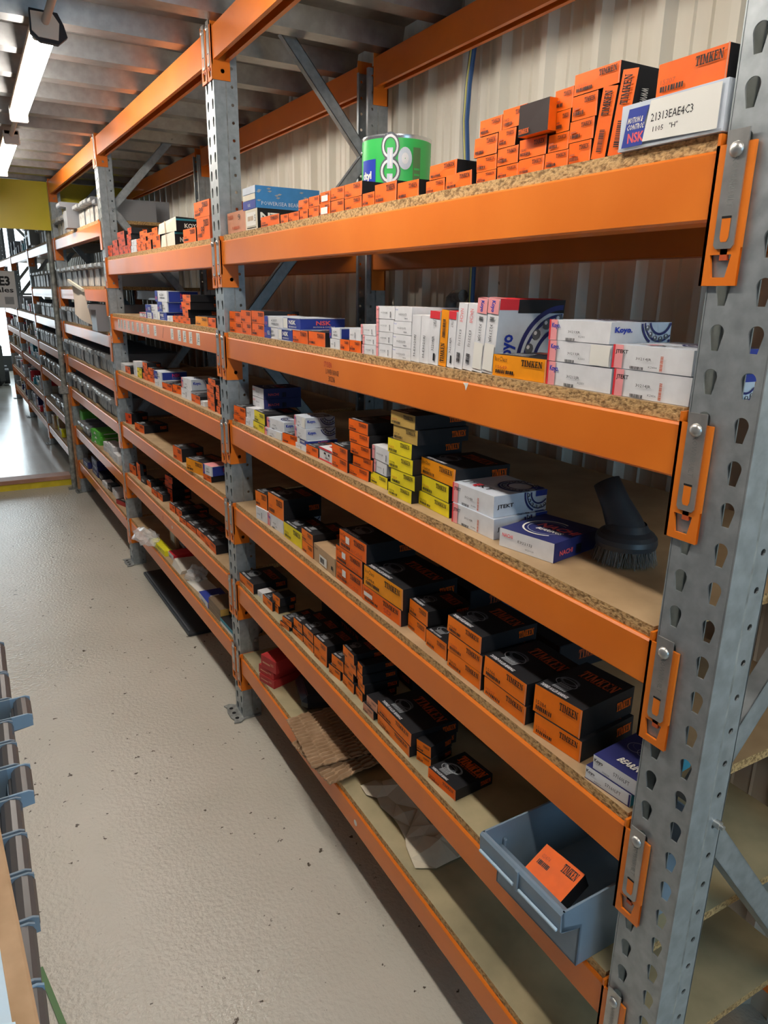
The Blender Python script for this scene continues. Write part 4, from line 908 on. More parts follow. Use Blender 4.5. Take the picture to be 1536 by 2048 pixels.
BOXES += [
(3,'V','grn',0,5.470,0.030,0.5660,0.130,0.120,0.1400,0,0),
(3,'V','grn',0,4.816,0.016,0.5660,0.209,0.150,0.0300,-0.106,0),
(3,'V','grn',1,4.804,0.020,0.5968,0.209,0.150,0.0300,-0.106,0),
(3,'V','grn',2,4.812,0.017,0.6276,0.209,0.150,0.0320,-0.106,0),
(3,'V','wht',0,4.483,0.026,0.5660,0.138,0.080,0.0300,-0.066,0),
(3,'V','wht',1,4.479,0.027,0.5968,0.138,0.080,0.0317,-0.066,0),
(3,'V','wht',0,4.290,0.022,0.5660,0.179,0.080,0.0347,0.027,0),
(3,'V','wht',1,4.290,0.022,0.6015,0.179,0.080,0.0488,0.027,0),
(3,'V','wht',0,4.103,0.017,0.5660,0.150,0.080,0.0573,-0.02,0),
(3,'W','navy',0,5.352,0.009,0.2810,0.185,0.100,0.0516,-0.041,0),
(3,'W','navy',0,5.043,0.025,0.2810,0.213,0.100,0.0382,-0.007,0),
(3,'W','navy',1,5.039,0.027,0.3200,0.213,0.100,0.0417,-0.007,0),
(3,'W','navy',2,5.047,0.027,0.3626,0.213,0.100,0.0442,-0.007,0),
(3,'W','blk',0,4.842,0.031,0.2810,0.178,0.080,0.0520,-0.003,0),
(3,'W','wht',0,4.660,0.021,0.2810,0.149,0.060,0.0311,-0.029,0),
(3,'W','blk',0,4.529,0.031,0.2810,0.104,0.060,0.0442,-0.067,0),
(3,'W','wht',0,4.362,0.030,0.2810,0.150,0.060,0.0463,0.022,0),
(3,'W','dred',0,4.123,0.025,0.2810,0.129,0.100,0.0300,-0.28,0),
(2,'F','yel',0,3.100,0.008,0.3000,0.236,0.040,0.0318,-0.031,0),
(2,'F','redw',0,2.950,0.031,0.3000,0.108,0.140,0.0331,-0.035,0),
(2,'F','crush',0,2.772,0.008,0.3000,0.146,0.120,0.0325,-0.009,0),
(2,'F','bluw2',0,2.328,0.008,0.3000,0.143,0.100,0.0300,0.035,0),
(2,'F','brnk',0,2.176,0.008,0.3000,0.153,0.120,0.0300,-0.004,0),
(2,'F','brnk',1,2.172,0.009,0.3308,0.153,0.120,0.0300,-0.004,0),
(2,'F','koblk',0,1.987,0.008,0.3000,0.162,0.120,0.0300,-0.005,0),
(1,'F','red3',0,1.570,0.008,0.2870,0.086,0.140,0.0300,-0.279,0),
(1,'F','red3',1,1.578,0.010,0.3178,0.086,0.140,0.0300,-0.279,0),
(1,'F','red3',2,1.558,0.012,0.3486,0.086,0.140,0.0463,-0.279,0)]
from itertools import groupby
cols = {}
for k_, B in enumerate(BOXES): cols.setdefault((B[0], B[1]), []).append((k_, B))
LAY = ['bottom', 'second', 'third', 'fourth', 'fifth', 'sixth']
for key, lst in cols.items():
    bay, lv = key; stacks = []
    for k_, B in lst:
        if B[3] == 0: stacks.append([])
        stacks[-1].append((k_, B))
    stacks.sort(key=lambda s: -s[0][1][4])
    low = {}
    for ci, stk in enumerate(stacks):
        for li, (k_, B) in enumerate(stk):
            _, _, st, _, y, x, z, w, d, h, an, lean = B
            lo_, hi_ = (.0005, 1.822) if bay == 1 else (1.936, 3.738) if bay == 2 else (3.86, 5.64)
            w = min(w, hi_-lo_); y = min(max(y, lo_+w/2), hi_-w/2); e_ = d*abs(sin(an))*.5
            for (pl, pz0, pz1) in low.get(ci-1, []):
                if pz0 < z+h-.003 and z < pz1-.003 and y+w/2 > pl-.0006 and not lean:
                    ov = min(y+w/2-pl+.0008, w*.4); w -= ov*.9; y -= ov*.55
            low.setdefault(ci, []).append((y-w/2, z, z+h))
            me = make_box(st, w, d, h, k_*7+3, 'orange_lit' if st == 'to' and bay == 1 and lv in 'DE' else None)  # lower shelves: their brighter lighting is put into a lighter orange front
            o = bpy.data.objects.new('bearing_box', me); COL.objects.link(o)
            bf = bayf(bay); zo = z+.0006+(w/2*sin(lean) if lean else 0)
            o.location = LOC(bf, x, y, zo); o.rotation_euler = (lean, 0, -an+ROT(bf)) if not lean else (lean, 0, ROT(bf))
            pos = 'stack' if len(stk) > 1 else 'place'
            lay = '' if len(stk) == 1 else (', topmost' if li == len(stk)-1 else ', '+LAY[li]+' layer')
            desc = STY[st][3]
            lab = '%s, %s %s from left, %s shelf, %s%s' % (desc, ordw(ci+1), pos, NM[bay][lv], BAYN[bay], lay)
            if len(lab.split()) > 16: lab = lab.replace(' bearing', '').replace('cream and black carton', 'cream carton').replace('and blue carton', 'carton').replace('standing on edge', 'on edge').replace(' standing', '').replace(' with printed part number', '')
            tag(o, lab, 'box', 'cartons on the %s shelf of the %s' % (NM[bay][lv], BAYN[bay]))
for i, (z, lab) in enumerate(((1.2515, 'white-fronted navy box, lower of the pair stacked at the left of the third shelf'), (1.2845, 'white-fronted navy box, upper of the pair stacked at the left of the third shelf'))):
    me = make_box('nachi', .105, .13, .032, 4+i); o = bpy.data.objects.new('bearing_box', me); COL.objects.link(o); o.location = (.05, 1.675, z+.0042); tag(o, lab, 'box')
# dark boxes at the back of the shelves
for (x, y, z, w, d, h, lab) in ((.20,.60,.590,.16,.14,.060,'dark box at the back of the fifth shelf, behind the big orange pair'),
                               (.19,.42,.8945,.13,.13,.062,'dark box behind the three-high orange stack on the fourth shelf'),
                               (.17,.93,.590,.13,.12,.050,'dark box at the back of the fifth shelf, behind the four-high stacks'),
                               (.16,1.28,.590,.30,.13,.058,'long dark carton at the back of the fifth shelf'),
                               (.19,.74,.8945,.17,.14,.065,'dark box behind the large amber box on the fourth shelf')):
    b = MB(); b.rbox(0, d, -w/2, w/2, 0, h, .0015, 'black'); S = Face(b, (0,-w/2,0),(1,0,0),(0,0,1),d,h); S.text('TIMKEN', .4,.35,.5,.34,'darkor'); F = Face(b, (0,w/2,0),(0,-1,0),(0,0,1),w,h); F.text('TIMKEN', .5,.3,.4,.3,'darkor')
    T = Face(b, (0,w/2,h),(0,-1,0),(1,0,0),w,d); T.text('TIMKEN', .2,.3,.6,.3,'darkor')
    o = b.build('bearing_box', loc=(x, y, z+.0006)); tag(o, lab, 'box')
b = MB(); b.rbox(0, .10, -.055, .055, 0, .055, .002, 'wornblue'); o = b.build('carton', loc=(.30,.60,.8945), rot=(0,0,.4)); tag(o, 'dark blue carton deep on the fourth shelf behind the orange boxes', 'box')
# ------------------------------------------------------------ paint can, hose, pipe elbow
r = empty('paint_can', (.205, 1.065, 1.7942)); tag(r, 'green paint tin with a chain picture on the top shelf', 'tin')
b = MB(); R_, H_ = .083, .176; n = 48
ring = lambda rr, z: [(cos(2*pi*i/n)*rr, sin(2*pi*i/n)*rr, z) for i in range(n)]
zs = [(R_*.97,0,'steel'),(R_,.004,'steel'),(R_,.008,'can_green'),(R_,H_-.008,'can_green'),(R_*1.01,H_-.003,'steel'),(R_*1.01,H_,'steel'),(R_*.9,H_,'steel'),(R_*.9,H_-.006,'steel')]
for i in range(len(zs)-1): b.add(ring(zs[i][0],zs[i][1])+ring(zs[i+1][0],zs[i+1][1]), [(k, (k+1) % n, n+(k+1) % n, n+k) for k in range(n)], zs[i][2] if zs[i][2] != 'can_green' or i == 2 else 'steel', True)
b.add(ring(R_*.9,H_-.006), [tuple(range(n))], 'steel'); b.build('can', r)
b = MB()
def can_poly(pts, m, e):  # pts in (angle, z); angle 0 faces the aisle, positive to the left
    b.add([(-cos(a)*(R_+e), sin(a)*(R_+e), z) for a, z in pts], [tuple(range(len(pts)))], m)
def can_patch(a0, a1, z0, z1, m, e, k=8):
    for i in range(k): can_poly([(a0+(a1-a0)*i/k, z0), (a0+(a1-a0)*(i+1)/k, z0), (a0+(a1-a0)*(i+1)/k, z1), (a0+(a1-a0)*i/k, z1)], m, e)
def can_link(ac, zc, ra, rz, w_, m, e, k=20, a0=0, a1=2*pi):
    for i in range(k):
        p, q = a0+(a1-a0)*i/k, a0+(a1-a0)*(i+1)/k; s = 1-w_
        can_poly([(ac-cos(p)*ra, zc+sin(p)*rz), (ac-cos(q)*ra, zc+sin(q)*rz), (ac-cos(q)*ra*s, zc+sin(q)*rz*s), (ac-cos(p)*ra*s, zc+sin(p)*rz*s)], m, e)
BA = -1.23
can_patch(BA+.80, BA+1.40, .02, .125, 'inkblue', .0006)
for zc, ra in ((.150,.26),(.098,.30),(.040,.28)):
    can_link(BA+.36, zc, ra, .030, .42, 'midgrey', .0008); can_link(BA+.36, zc, ra*.88, .025, .22, 'white', .0011)
for zc in (.125,.070,.012): can_patch(BA+.28, BA+.44, zc-.022, zc+.022, 'silver', .0014, 3); can_patch(BA+.31, BA+.36, zc-.018, zc+.018, 'white', .0017, 2)
can_link(BA-.06, .125, .20, .024, .5, 'silver', .0016); can_link(BA-.06, .125, .10, .012, .9, 'white', .0018)
can_patch(BA-.55, BA-.30, .02, .15, 'leaf', .0005)
for i in range(7): can_patch(BA-.52, BA-.34, .030+i*.012, .034+i*.012, 'can_green', .0009, 3)
for t_, a_, z_, s_, m_ in (('dtyl', BA+1.34, .078, .022, 'label'), ('rust', BA+1.36, .030, .034, 'yellow')):
    vs, fs, W_ = glyphs(t_, .04); b.add([(-cos(a_-(x*s_/R_))*(R_+.0012), sin(a_-(x*s_/R_))*(R_+.0012), z_+y*s_) for x, y in vs], fs, m_)
b.build('printed_label', r)
b = MB(); b.tube([(cos(a)*R_*1.02, sin(a)*R_*1.02, H_-.03-.0*a) for a in [pi*k/12 - pi*.1 for k in range(13)]], .0018, 'steel', 6); b.build('wire_handle', r)
b = MB(); path = [(.638, 1.345, 2.46), (.636, 1.372, 2.33), (.636, 1.392, 2.22), (.636, 1.398, 2.12), (.638, 1.388, 2.02), (.64, 1.372, 1.9), (.64, 1.33, 1.7), (.64, 1.33, 1.4)]
b.tube(path, .0105, 'hose_blue', 10); b.tube([(x-.0090, y-.0035, z) for x, y, z in path], .0034, 'hose_stripe', 6); tag(b.build('air_hose'), 'blue hose with yellow stripe hanging down the corrugated wall', 'hose')
b = MB(); b.tube([(.63, 1.43, 1.40), (.63, 1.43, 1.58), (.63, 1.425, 1.605), (.63, 1.405, 1.617), (.63, 1.36, 1.618)], .019, 'galv_dull', 12); b.tube([(.63, 1.43, 1.54), (.63, 1.43, 1.565)], .025, 'galv_dull', 12); tag(b.build('pipe_elbow'), 'dark metal pipe elbow on the wall behind the second shelf', 'pipe')
b = MB(); b.quadbar((.45,.05,1.492), (.50,.115,1.62), (0,.014,-.006), (.004,0,0), 'rubber'); tag(b.build('rubber_strip'), 'dark strip leaning at the back near the right upright, second shelf', 'strip')
# ------------------------------------------------------------ vacuum brush
r = empty('vacuum_brush', (.165, .205, 1.1955)); tag(r, 'black round dusting brush nozzle standing on the third shelf', 'brush')
b = MB(); n = 32
prof = [(.040,.026),(.049,.028),(.0505,.036),(.049,.044),(.044,.050),(.036,.056),(.030,.066)]
for i in range(len(prof)-1):
    b.add([(cos(2*pi*k/n)*prof[i][0], sin(2*pi*k/n)*prof[i][0], prof[i][1]) for k in range(n)]+[(cos(2*pi*k/n)*prof[i+1][0], sin(2*pi*k/n)*prof[i+1][0], prof[i+1][1]) for k in range(n)], [(k,(k+1) % n,n+(k+1) % n,n+k) for k in range(n)], 'rubber', True)
b.add([(cos(2*pi*k/n)*.040, sin(2*pi*k/n)*.040, .026) for k in range(n)], [tuple(range(n-1,-1,-1))], 'rubber'); b.build('brush_head', r)
b = MB(); d = Vector((-.02, .60, .80)).normalized(); P0 = Vector((0,0,.052)); b.tube([P0-d*.012, P0+d*.015, P0+d*.05, P0+d*.090, P0+d*.090, P0+d*.05], [.031,.0295,.024,.0225,.0195,.0195], 'rubber', 24, False); b.build('nozzle_tube', r)
b = MB(); rr = random.Random(3)
for i in range(420):
    a = rr.random()*2*pi; q = rr.uniform(.037,.047); f = rr.uniform(1.0,1.22); a2 = a+rr.uniform(-.12,.12); e = .0007
    p = Vector((cos(a)*q, sin(a)*q, .028)); t = Vector((cos(a2)*q*f, sin(a2)*q*f, rr.uniform(.0,.004)))
    s_ = Vector((-sin(a), cos(a), 0))*e; o_ = Vector((cos(a), sin(a), 0))*e
    b.add([p-s_, p+s_, p+o_, t-s_*.5, t+s_*.5, t+o_*.5], [(0,1,4,3),(1,2,5,4),(2,0,3,5)], 'bristle')
o = b.build('bristles', r); o['kind'] = 'stuff'
# ------------------------------------------------------------ bins
def bin_mesh(w, d, h, body, band, front=None, t=.003, lip=.03, cheek=None, roll=False):
    """open-fronted stacking bin: mouth towards -x, label band along the top of the front; origin front centre of the base"""
    b = MB(); y0, y1 = -w/2, w/2
    b.box(0, d, y0, y0+t, 0, h, body); b.box(0, d, y1-t, y1, 0, h, body); b.box(d-t, d, y0+t, y1-t, 0, h, body); b.box(0, d, y0+t, y1-t, 0, t, body)
    b.box(0, t, y0+t, y1-t, 0, h-lip, front or body, top=body)
    # projecting lip with a rolled top
    pf = [(0, h-lip), (-.030, h-lip+.004), (-.036, h-lip+.010), (-.036, h-.006), (-.030, h), (-.024, h+.001), (-.018, h-.004), (-.026, h-.010), (-.026, h-lip+.012), (0, h-lip+.006)]
    if roll: pf = [(0, h-lip-.004), (-.030, h-lip), (-.036, h-lip+.006), (-.038, h-.014), (-.035, h-.006), (-.029, h-.0015), (-.021, h), (-.012, h-.003), (-.006, h-.010), (-.004, h-.02), (0, h-.022)]
    b.extr([(x, z) for x, z in pf], y0+(.003 if roll else 0), y1-(.003 if roll else 0), band)
    for yy in (y0, y1-t): b.extr([(0, h-lip), (-.037, h-lip+.003), (-.0375, h-.003), (-.03, h+.0006), (0, h)], yy-.0004, yy+t+.0004, body if cheek is None else cheek)
    return b
def rowbins(bay, lv, spec, words):
    zt = levels(bay)[lv][0]+.0186; y0, y1 = BY[bay]; i = 0
    for (ya, yb, pitch, h, kind) in spec:
        y = ya
        while y - pitch > yb - 1e-6:
            i += 1; key = (round(pitch, 3), h, kind)
            if key not in cache:
                bd, bn, fr = dict(g=('bin_grey','bin_band','bin_front_glare'), b=('bin_blue','bin_grey',None), k=('bin_grey','bin_grey',None), c=('bin_grey','bin_grey',None))[kind]
                cache[key] = bin_mesh(pitch-.006, .40 if kind in 'gb' else .45 if kind == 'k' else .29, h, bd, bn, fr, cheek=bn).mesh('parts_bin')
            o = bpy.data.objects.new('parts_bin', cache[key]); COL.objects.link(o)
            jx = random.Random(i*13+ord(lv)).uniform(-.012, .008)
            if kind == 'k': jx = -.07
            o.location = LOC(2, .022+jx, y-pitch/2, zt); o.rotation_euler = (0,0,TH)
            tag(o, '%s, %s from left on the %s shelf of the %s' % ('grey parts bin' if kind == 'g' else 'large plain grey storage bin' if kind == 'k' else 'blue-grey parts bin', ordw(i), NM[bay][lv], BAYN[bay]), 'bin', 'parts bins in the '+BAYN[bay])
            y -= pitch
rowbins(3, 'P', [(5.60, 4.78, .098, .115, 'g'), (4.76, 4.60, .15, .150, 'k'), (4.58, 3.97, .100, .125, 'g'), (3.965, 3.86, .10, .105, 'c')], '')
rowbins(3, 'Q', [(5.60, 3.87, .101, .128, 'g')], '')
rowbins(3, 'R', [(5.60, 4.62, .097, .108, 'g'), (4.10, 3.90, .17, .150, 'k')], '')
rowbins(3, 'S', [(5.60, 3.87, .102, .118, 'g')], '')
rowbins(3, 'U', [(5.60, 3.87, .099, .112, 'g')], '')
rowbins(3, 'V', [(5.36, 4.93, .14, .085, 'g')], '')
rowbins(4, 'P', [(7.50, 7.0, .11, .12, 'g'), (6.95, 6.75, .16, .15, 'k'), (6.70, 5.80, .10, .12, 'g')], '')
rowbins(4, 'Q', [(7.50, 5.80, .103, .125, 'g')], '')
rowbins(4, 'R', [(7.20, 5.80, .11, .115, 'g')], '')
rowbins(4, 'S', [(7.50, 5.80, .105, .115, 'g')], '')
rowbins(4, 'U', [(7.40, 5.80, .108, .110, 'g')], '')
rowbins(4, 'V', [(6.90, 5.90, .15, .100, 'g')], '')
# scattered stock in the far bays
rr = random.Random(11)
for bay, lvs in ((4, 'VW'), (5, 'PRSUVW'), (6, 'RSUVW')):
    for lv in lvs:
        y0, y1 = BY[bay]; y = y1-.10; i = 0; zt = levels(bay)[lv][0]+.0186
        if bay == 4 and lv == 'V': continue
        while y > y0+.12:
            w = rr.uniform(.06,.15); h = rr.uniform(.05,.15); i += 1; m = rr.choice(['red','white','navy','midgrey','tan','cream','red','grey','teal'])
            if bay == 4: m = rr.choice(['white','cream','midgrey','tan','yelpk'])
            b = MB(); d_ = rr.uniform(.1,.2); b.rbox(0, d_, -w/2, w/2, 0, h, .003, m); F = Face(b, (0,w/2,0),(0,-1,0),(0,0,1),w,h); F.rect(.15,.35,.85,.75,'label' if m not in ('white','cream') else 'midgrey',.0006)
            o = b.build('carton', loc=LOC(2, rr.uniform(.01,.05), y-w/2, zt), rot=(0,0,TH+rr.uniform(-.08,.08)))
            tag(o, 'small %s carton, %s from left on the %s shelf of the %s' % ({'navy':'dark blue','midgrey':'dark grey','yelpk':'yellow'}.get(m, m), ordw(i), NM[bay][lv], BAYN[bay]), 'box', 'cartons in the '+BAYN[bay]); y -= w+rr.uniform(.02,.10)
# brown paper sheet hanging over the bins
b = MB(); nu, nv = 8, 10; vs = []
for j in range(nv+1):
    for i in range(nu+1):
        u, v = i/nu, j/nv; y = 4.50+.10*(1-v)*0 - u*(.48+.12*v) + .10*(1-u)*(1-v)*0; z = 1.655 - v*(.185+.045*u) - u*.05*(1-v)
        x = -.078 + .008*sin(u*5+v*2) - .006*v
        vs.append((x, y, z))
fs = [(j*(nu+1)+i, j*(nu+1)+i+1, (j+1)*(nu+1)+i+1, (j+1)*(nu+1)+i) for j in range(nv) for i in range(nu)]
n0 = len(vs); vs2 = vs+[(x+.0016, y, z) for x, y, z in vs]; fs2 = fs+[tuple(n0+k for k in f[::-1]) for f in fs]
b.add(vs2, fs2, 'kraft', True); o = b.build('brown_paper', loc=LOC(2,0,0,0), rot=(0,0,TH)); tag(o, 'sheet of brown paper hanging over the bins of the third bay', 'paper')
b = MB(); b.quadbar((-.092,4.52,1.672), (-.090,4.02,1.615), (0,.0,.008), (.006,0,0), 'cream'); o = b.build('folded_paper', loc=LOC(2,0,0,0), rot=(0,0,TH)); tag(o, 'cream folded paper edge lying across the top of the hanging sheet', 'paper')
# big blue-grey bin with a box in it
r = empty('storage_bin', (-.032, .135, .5906), 0.02); tag(r, 'large blue-grey plastic bin on the fifth shelf beside the near upright', 'bin')
b = MB(); w, d, h, t = .200, .33, .128, .0035
b.extr([(0,0),(0,h-.05),(-.040,h-.040),(-.044,h-.036),(-.046,h-.004),(-.042,h),(-.037,h),(-.036,h-.030),(.004,h-.044),(.004,.004)], -w/2, w/2, 'bin_blue')
b.box(0, d, -w/2, -w/2+t, 0, h, 'bin_blue'); b.box(0, d, w/2-t, w/2, 0, h, 'bin_blue'); b.box(d-t, d, -w/2+t, w/2-t, 0, h, 'bin_blue'); b.box(0, d, -w/2+t, w/2-t, 0, t, 'bin_blue')
for yy in (-w/2, w/2-t): b.extr([(0,h-.05),(-.042,h-.038),(-.044,h-.003),(-.04,h),(0,h)], yy, yy+t, 'bin_blue')
b.build('bin_body', r)
b = MB(); b.rbox(-.0495, -.0455, -.004, .004, h-.040, h, .001, 'bin_blue'); b.rbox(-.050, -.0455, .006, w/2-.004, h-.036, h-.031, .001, 'bin_pale'); b.rbox(-.050, -.0455, -w/2+.004, -.006, h-.036, h-.031, .001, 'bin_pale'); b.build('label_rail', r)
b = MB(); b.box(.10,.1035,-w/2+t,w/2-t,t,h-.012,'bin_blue') if False else b.rbox(.004,.010,w/2-.012,w/2-.004,.01,h-.03,.002,'bin_blue'); b.build('corner_rib', r)
me = make_box('to', .088, .040, .088, 5)
b = MB(); w2, d2, h2 = .085, .034, .075; b.box(0, h2, -w2/2, w2/2, 0, d2, 'black', top='orange'); T = Face(b, (0, w2/2, d2), (0,-1,0), (1,0,0), w2, h2); 
T.text('TIMKEN', .58,.70,.36,.22,'ink'); T.bars(.1,.5,.3,.12,'ink',9); T.text('02474', .1,.68,.2,.1,'darkor'); F = Face(b, (0,w2/2,0),(0,-1,0),(0,0,1),w2,d2); F.text('TAPERED ROLLER BEARINGS', .1,.6,.7,.16,'label')
o = b.build('bearing_box', loc=(-.022,.132,.594+.035), rot=(.0,-.42,.10)); tag(o, 'orange and black bearing box lying tilted inside the blue-grey bin', 'box')
# ------------------------------------------------------------ bottom shelf of the nearest bay
b = MB(); b.rbox(0,.17,-.09,.09,0,.052,.018,'black_pack'); b.rbox(.02,.15,-.07,.06,.050,.056,.002,'black_pack'); o = b.build('wrapped_package', loc=(.07,1.43,.2876), rot=(0,0,-.25)); tag(o, 'black plastic-wrapped package beside the dusty red cartons', 'package')
def fluted(L, Wd, z, loc, rz, lab, seed):
    b = MB(); rr = random.Random(seed); nx, ny = 36, 112; vs = []
    for j in range(ny+1):
        for i in range(nx+1):
            x, y = i/nx*Wd, j/ny*L
            cell = (i//5 + (j//8)) % 2
            hgt = .0046*sin(y*2*pi/.0165 + (pi if (i//6) % 2 else 0))*(.3 if i % 6 == 0 else 1) + rr.uniform(-.0004,.0004)
            vs.append((x+rr.uniform(-1,1)*.002*(i in (0,nx)), y+rr.uniform(-1,1)*.003*(j in (0,ny)), .006+hgt + .010*sin(y*9)*.4))
    n0 = len(vs); fs = [(j*(nx+1)+i, j*(nx+1)+i+1, (j+1)*(nx+1)+i+1, (j+1)*(nx+1)+i) for j in range(ny) for i in range(nx)]
    b.add(vs+[(x, y, z_-.004) for x, y, z_ in vs], fs+[tuple(n0+k for k in f[::-1]) for f in fs]+[(i, i+1, n0+i+1, n0+i) for i in range(nx)]+[((j)*(nx+1), n0+j*(nx+1), n0+(j+1)*(nx+1), (j+1)*(nx+1)) for j in range(ny)], 'cardboard')
    o = b.build('slit_cardboard', loc=loc, rot=(0,-.02,rz)); tag(o, lab, 'cardboard', 'sheets of slit packing cardboard'); return o
fluted(.26,.24,0,(-.060,1.02,.3220),-.10,'topmost sheet of slit brown cardboard overhanging the bottom shelf',1)
fluted(.22,.24,0,(-.035,.955,.3020),.10,'lower sheet of slit cardboard under the topmost one, poking out nearer',2)
fluted(.22,.22,0,(.03,1.045,.2890),.1,'slit cardboard sheet lying on the bottom board under the others',3)
b = MB(); rr = random.Random(8); nx, ny = 7, 9; vs = []
for j in range(ny+1):
    for i in range(nx+1):
        u, v = i/nx, j/ny
        edge = .012 if (i in (0, nx) or j in (0, ny)) else 0
        vs.append((.030+u*.24+.03*sin(v*2.6)+rr.uniform(-.010,.010), .585+v*.33-.03*u+rr.uniform(-.012,.012), .290+(rr.uniform(.0,.034)+.020*u if not edge else rr.uniform(.0,.012))))
n0 = len(vs); fs = []
for j in range(ny):
    for i in range(nx):
        a = j*(nx+1)+i; q = [a, a+1, a+nx+2, a+nx+1]; fs += [(q[0],q[1],q[2]),(q[0],q[2],q[3])] if (i+j) % 2 else [(q[0],q[1],q[3]),(q[1],q[2],q[3])]
b.add(vs+[(x,y,z-.001) for x,y,z in vs], fs+[tuple(n0+k for k in f[::-1]) for f in fs], 'paper'); tag(b.build('crumpled_paper'), 'crumpled sheet of brown packing paper on the bottom shelf', 'paper')
# ------------------------------------------------------------ bottom shelf of the second bay
b = MB(); b.quadbar((.10,3.66,.41), (.12,2.98,.34), (0,.0,.011), (.009,0,0), 'grey'); o = b.build('metal_bar', loc=LOC(2,0,0,0), rot=(0,0,TH)); tag(o, 'grey metal bar leaning across the bottom shelf of the second bay', 'bar')
def crumple(name, c, sx, sy, sz, m, lab, seed, cat='bag'):
    rr = random.Random(seed); bm = bmesh.new(); bmesh.ops.create_icosphere(bm, subdivisions=3, radius=1)
    for v in bm.verts:
        k = 1+.22*sin(v.co.x*7+seed)*cos(v.co.y*6+v.co.z*5)+rr.uniform(-.07,.07); v.co = Vector((v.co.x*sx*k, v.co.y*sy*k, max(v.co.z, -.55)*sz*k))
    zmin = min(v.co.z for v in bm.verts)
    for v in bm.verts: v.co.z -= zmin
    b = MB(); bm.verts.index_update(); b.add([v.co[:] for v in bm.verts], [[v.index for v in f.verts] for f in bm.faces], m); bm.free()
    o = b.build(name, loc=LOC(2, *c), rot=(0,0,TH)); tag(o, lab, cat); return o
crumple('plastic_bag', (-.015,3.28,.3045), .065,.15,.035, 'clear_plastic', 'crumpled clear plastic bag spilling over the bottom beam of the second bay', 1)
crumple('plastic_wrap', (.06,2.60,.3045), .05,.06,.04, 'clear_plastic', 'ball of clear plastic wrap on the bottom shelf, behind the crushed carton', 2)
b = MB(); b.rbox(0,.02,-.06,.06,0,.14,.003,'tan'); F = Face(b, (0,.06,0),(0,-1,0),(0,0,1),.12,.14); F.rect(.2,.2,.8,.85,'label',.0006); o = b.build('carton', loc=LOC(2,.09,3.12,.3045), rot=(0,0,TH)); tag(o, 'flat brown carton standing upright behind the yellow packet', 'box')
b = MB(); b.rbox(0,.14,-.06,.06,0,.075,.003,'magenta'); F = Face(b, (0,.06,0),(0,-1,0),(0,0,1),.12,.075); F.rect(.02,.02,.98,.98,'white',.0006); o = b.build('carton', loc=LOC(2,.17,2.93,.3045), rot=(0,0,TH)); tag(o, 'pink and red carton deep on the bottom shelf of the second bay', 'box')
b = MB(); b.add([(0,0,0),(.09,-.01,0),(.10,-.16,0),(.01,-.17,0),(0,0,.003),(.09,-.01,.004),(.10,-.16,.002),(.01,-.17,.003)], [(4,5,6,7),(3,2,1,0),(0,1,5,4),(1,2,6,5),(2,3,7,6),(3,0,4,7)], 'label'); o = b.build('paper_note', loc=LOC(2,.012,2.60,.3046), rot=(0,0,TH)); tag(o, 'white paper card lying at the front of the bottom shelf, second bay', 'paper')
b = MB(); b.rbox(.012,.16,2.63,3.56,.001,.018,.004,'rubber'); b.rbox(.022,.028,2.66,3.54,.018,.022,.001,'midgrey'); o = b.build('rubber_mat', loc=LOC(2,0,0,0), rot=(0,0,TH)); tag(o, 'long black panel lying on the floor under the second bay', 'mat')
# ------------------------------------------------------------ pole, timber, poster
P = Vector((-.148, 5.83, 0)); b = MB(); b.tube([(P.x-.0, P.y, 0), (P.x+.02, P.y, 2.06)], .021, 'pole', 14)
b.box(P.x-.05, P.x+.04, P.y-.06, P.y+.03, 0, .006, 'galv_dull'); b.rbox(P.x-.035, P.x+.045, P.y-.03, P.y+.02, .80, .86, .004, 'galv_dull'); tag(b.build('steel_pole'), 'weathered grey steel pole from floor to yellow panel', 'pole')
b = MB(); b.rbox(-.128, -.095, 5.755, 5.80, 0.0, .80, .003, 'timber'); tag(b.build('timber_stud'), 'brown timber upright beside the grey pole at the step', 'timber')
b = MB(); b.rbox(-.62,-.345,6.50,6.506,1.46,1.76,.001,'poster'); F = Face(b, (-.62,6.50,1.46),(1,0,0),(0,0,1),.275,.30); F.text('E3', .55,.60,.30,.26,'ink',0,.04); F.text('ales', .46,.42,.46,.14,'ink',0,.02); F.rect(.65,.1,.9,.3,'grey')
o = b.build('hanging_poster', loc=(-.02,0,0)); tag(o, 'white plastic poster with dark letters hanging at the far left', 'poster')
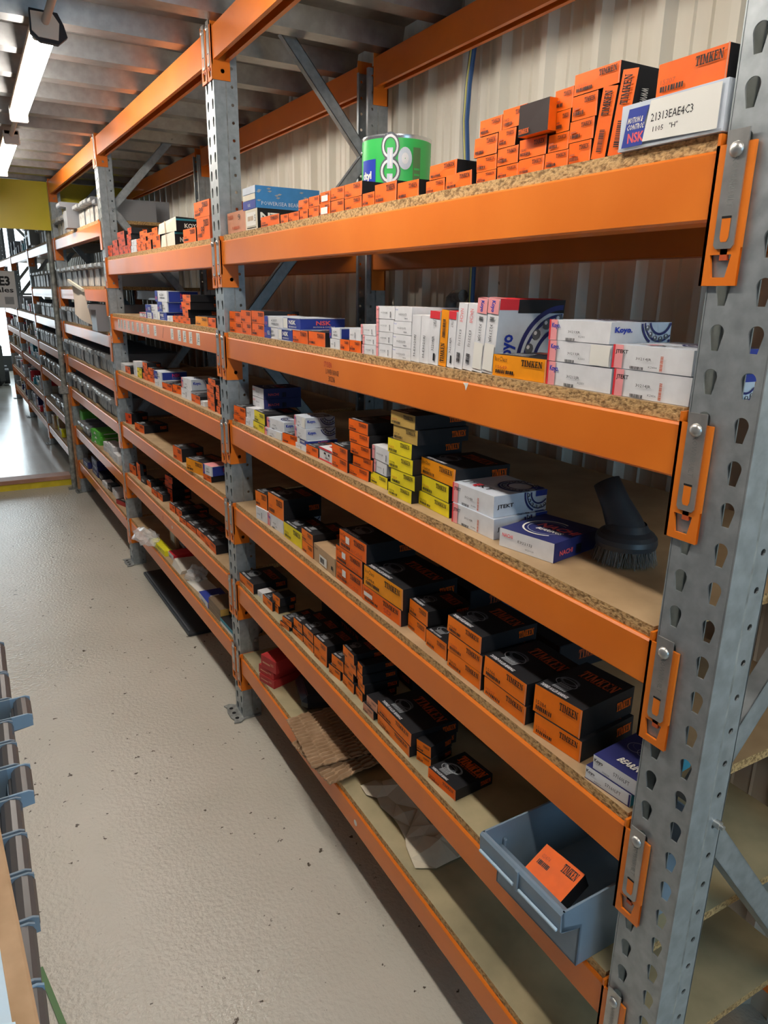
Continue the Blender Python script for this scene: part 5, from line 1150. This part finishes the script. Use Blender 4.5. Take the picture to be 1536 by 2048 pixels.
# ------------------------------------------------------------ racking on the left edge, close to the camera
th2 = .072
def LL(x, y, z): return Vector((-.7705 - x*cos(th2) - (y+.066)*sin(th2), -.066 - x*sin(th2) + (y+.066)*cos(th2), z))
r = empty('shelf_board', LL(0,0,0), th2)
b = MB(); b.rbox(-.30, 0, -.75, 1.1, 1.132, 1.150, .002, 'cardboard'); o = b.build('shelf_board_left', loc=LL(0,0,0), rot=(0,0,th2)); bpy.data.objects.remove(r); o.name = 'shelf_board'
tag(o, 'brown shelf board running up the left edge of the picture', 'shelf')
me = bin_mesh(.14,.26,.13,'bin_pale','bin_pale').mesh('parts_bin')
for i, yy in enumerate((-.20, -.05)):
    o = bpy.data.objects.new('parts_bin', me); COL.objects.link(o); o.location = LL(.050, yy, 1.1506); o.rotation_euler = (0,0,pi+th2); tag(o, ('pale blue bin on the left shelf, nearest the camera', 'pale blue bin on the left shelf, further from the camera')[i], 'bin')
b = MB(); b.rbox(-1.13, -.835, -.6, 1.35, .662, .680, .002, 'cardboard'); tag(b.build('shelf_board'), 'lower shelf board at the left edge carrying the dark bins', 'shelf')
b = MB(); b.extr([(-.90,.594),(-.85,.594),(-.85,.661),(-.90,.661)], -.6, 1.35, 'beam_paint'); tag(b.build('shelf_beam'), 'orange beam below the lower shelf board on the left', 'beam')
for q, yy in enumerate((-.62, 1.36)):
    b = MB(); b.box(-.93, -.85, yy-.045, yy+.045, 0, 1.6, 'galvanised'); o = b.build('rack_post'); tag(o, 'galvanised post of the left racking, %s end' % ('near', 'far')[q], 'post')
ys = [1.234,1.068,.942,.857,.776,.693,.602,.507,.413,.317,.214,.10,-.01,-.12]
for i in range(len(ys)-1):
    w = ys[i]-ys[i+1]-.006; out = {2: .046, 1: .012, 5: .030}.get(i, (.010, .013, .016)[i % 3])
    b = bin_mesh(w,.26,.118,'bin_blue','bin_dark',roll=True,cheek='bin_sky' if i in (2, 5, 10) else 'bin_blue')
    o = b.build('parts_bin', loc=(-.820+out, (ys[i]+ys[i+1])/2, .6806), rot=(0,0,pi)); tag(o, 'dark-lipped blue-grey bin on the left rack, %s from the far end' % ordw(i+1), 'bin', 'bins along the left edge')
b = MB(); b.add([(-.806,1.02,.004),(-.793,1.02,.004),(-.752,.80,.004),(-.766,.80,.004),(-.806,1.02,.001),(-.793,1.02,.001),(-.752,.80,.001),(-.766,.80,.001)], [(0,1,2,3),(7,6,5,4),(0,4,5,1),(1,5,6,2),(2,6,7,3),(3,7,4,0)], 'leaf'); tag(b.build('green_strap'), 'green strap lying on the floor at the bottom left', 'strap')
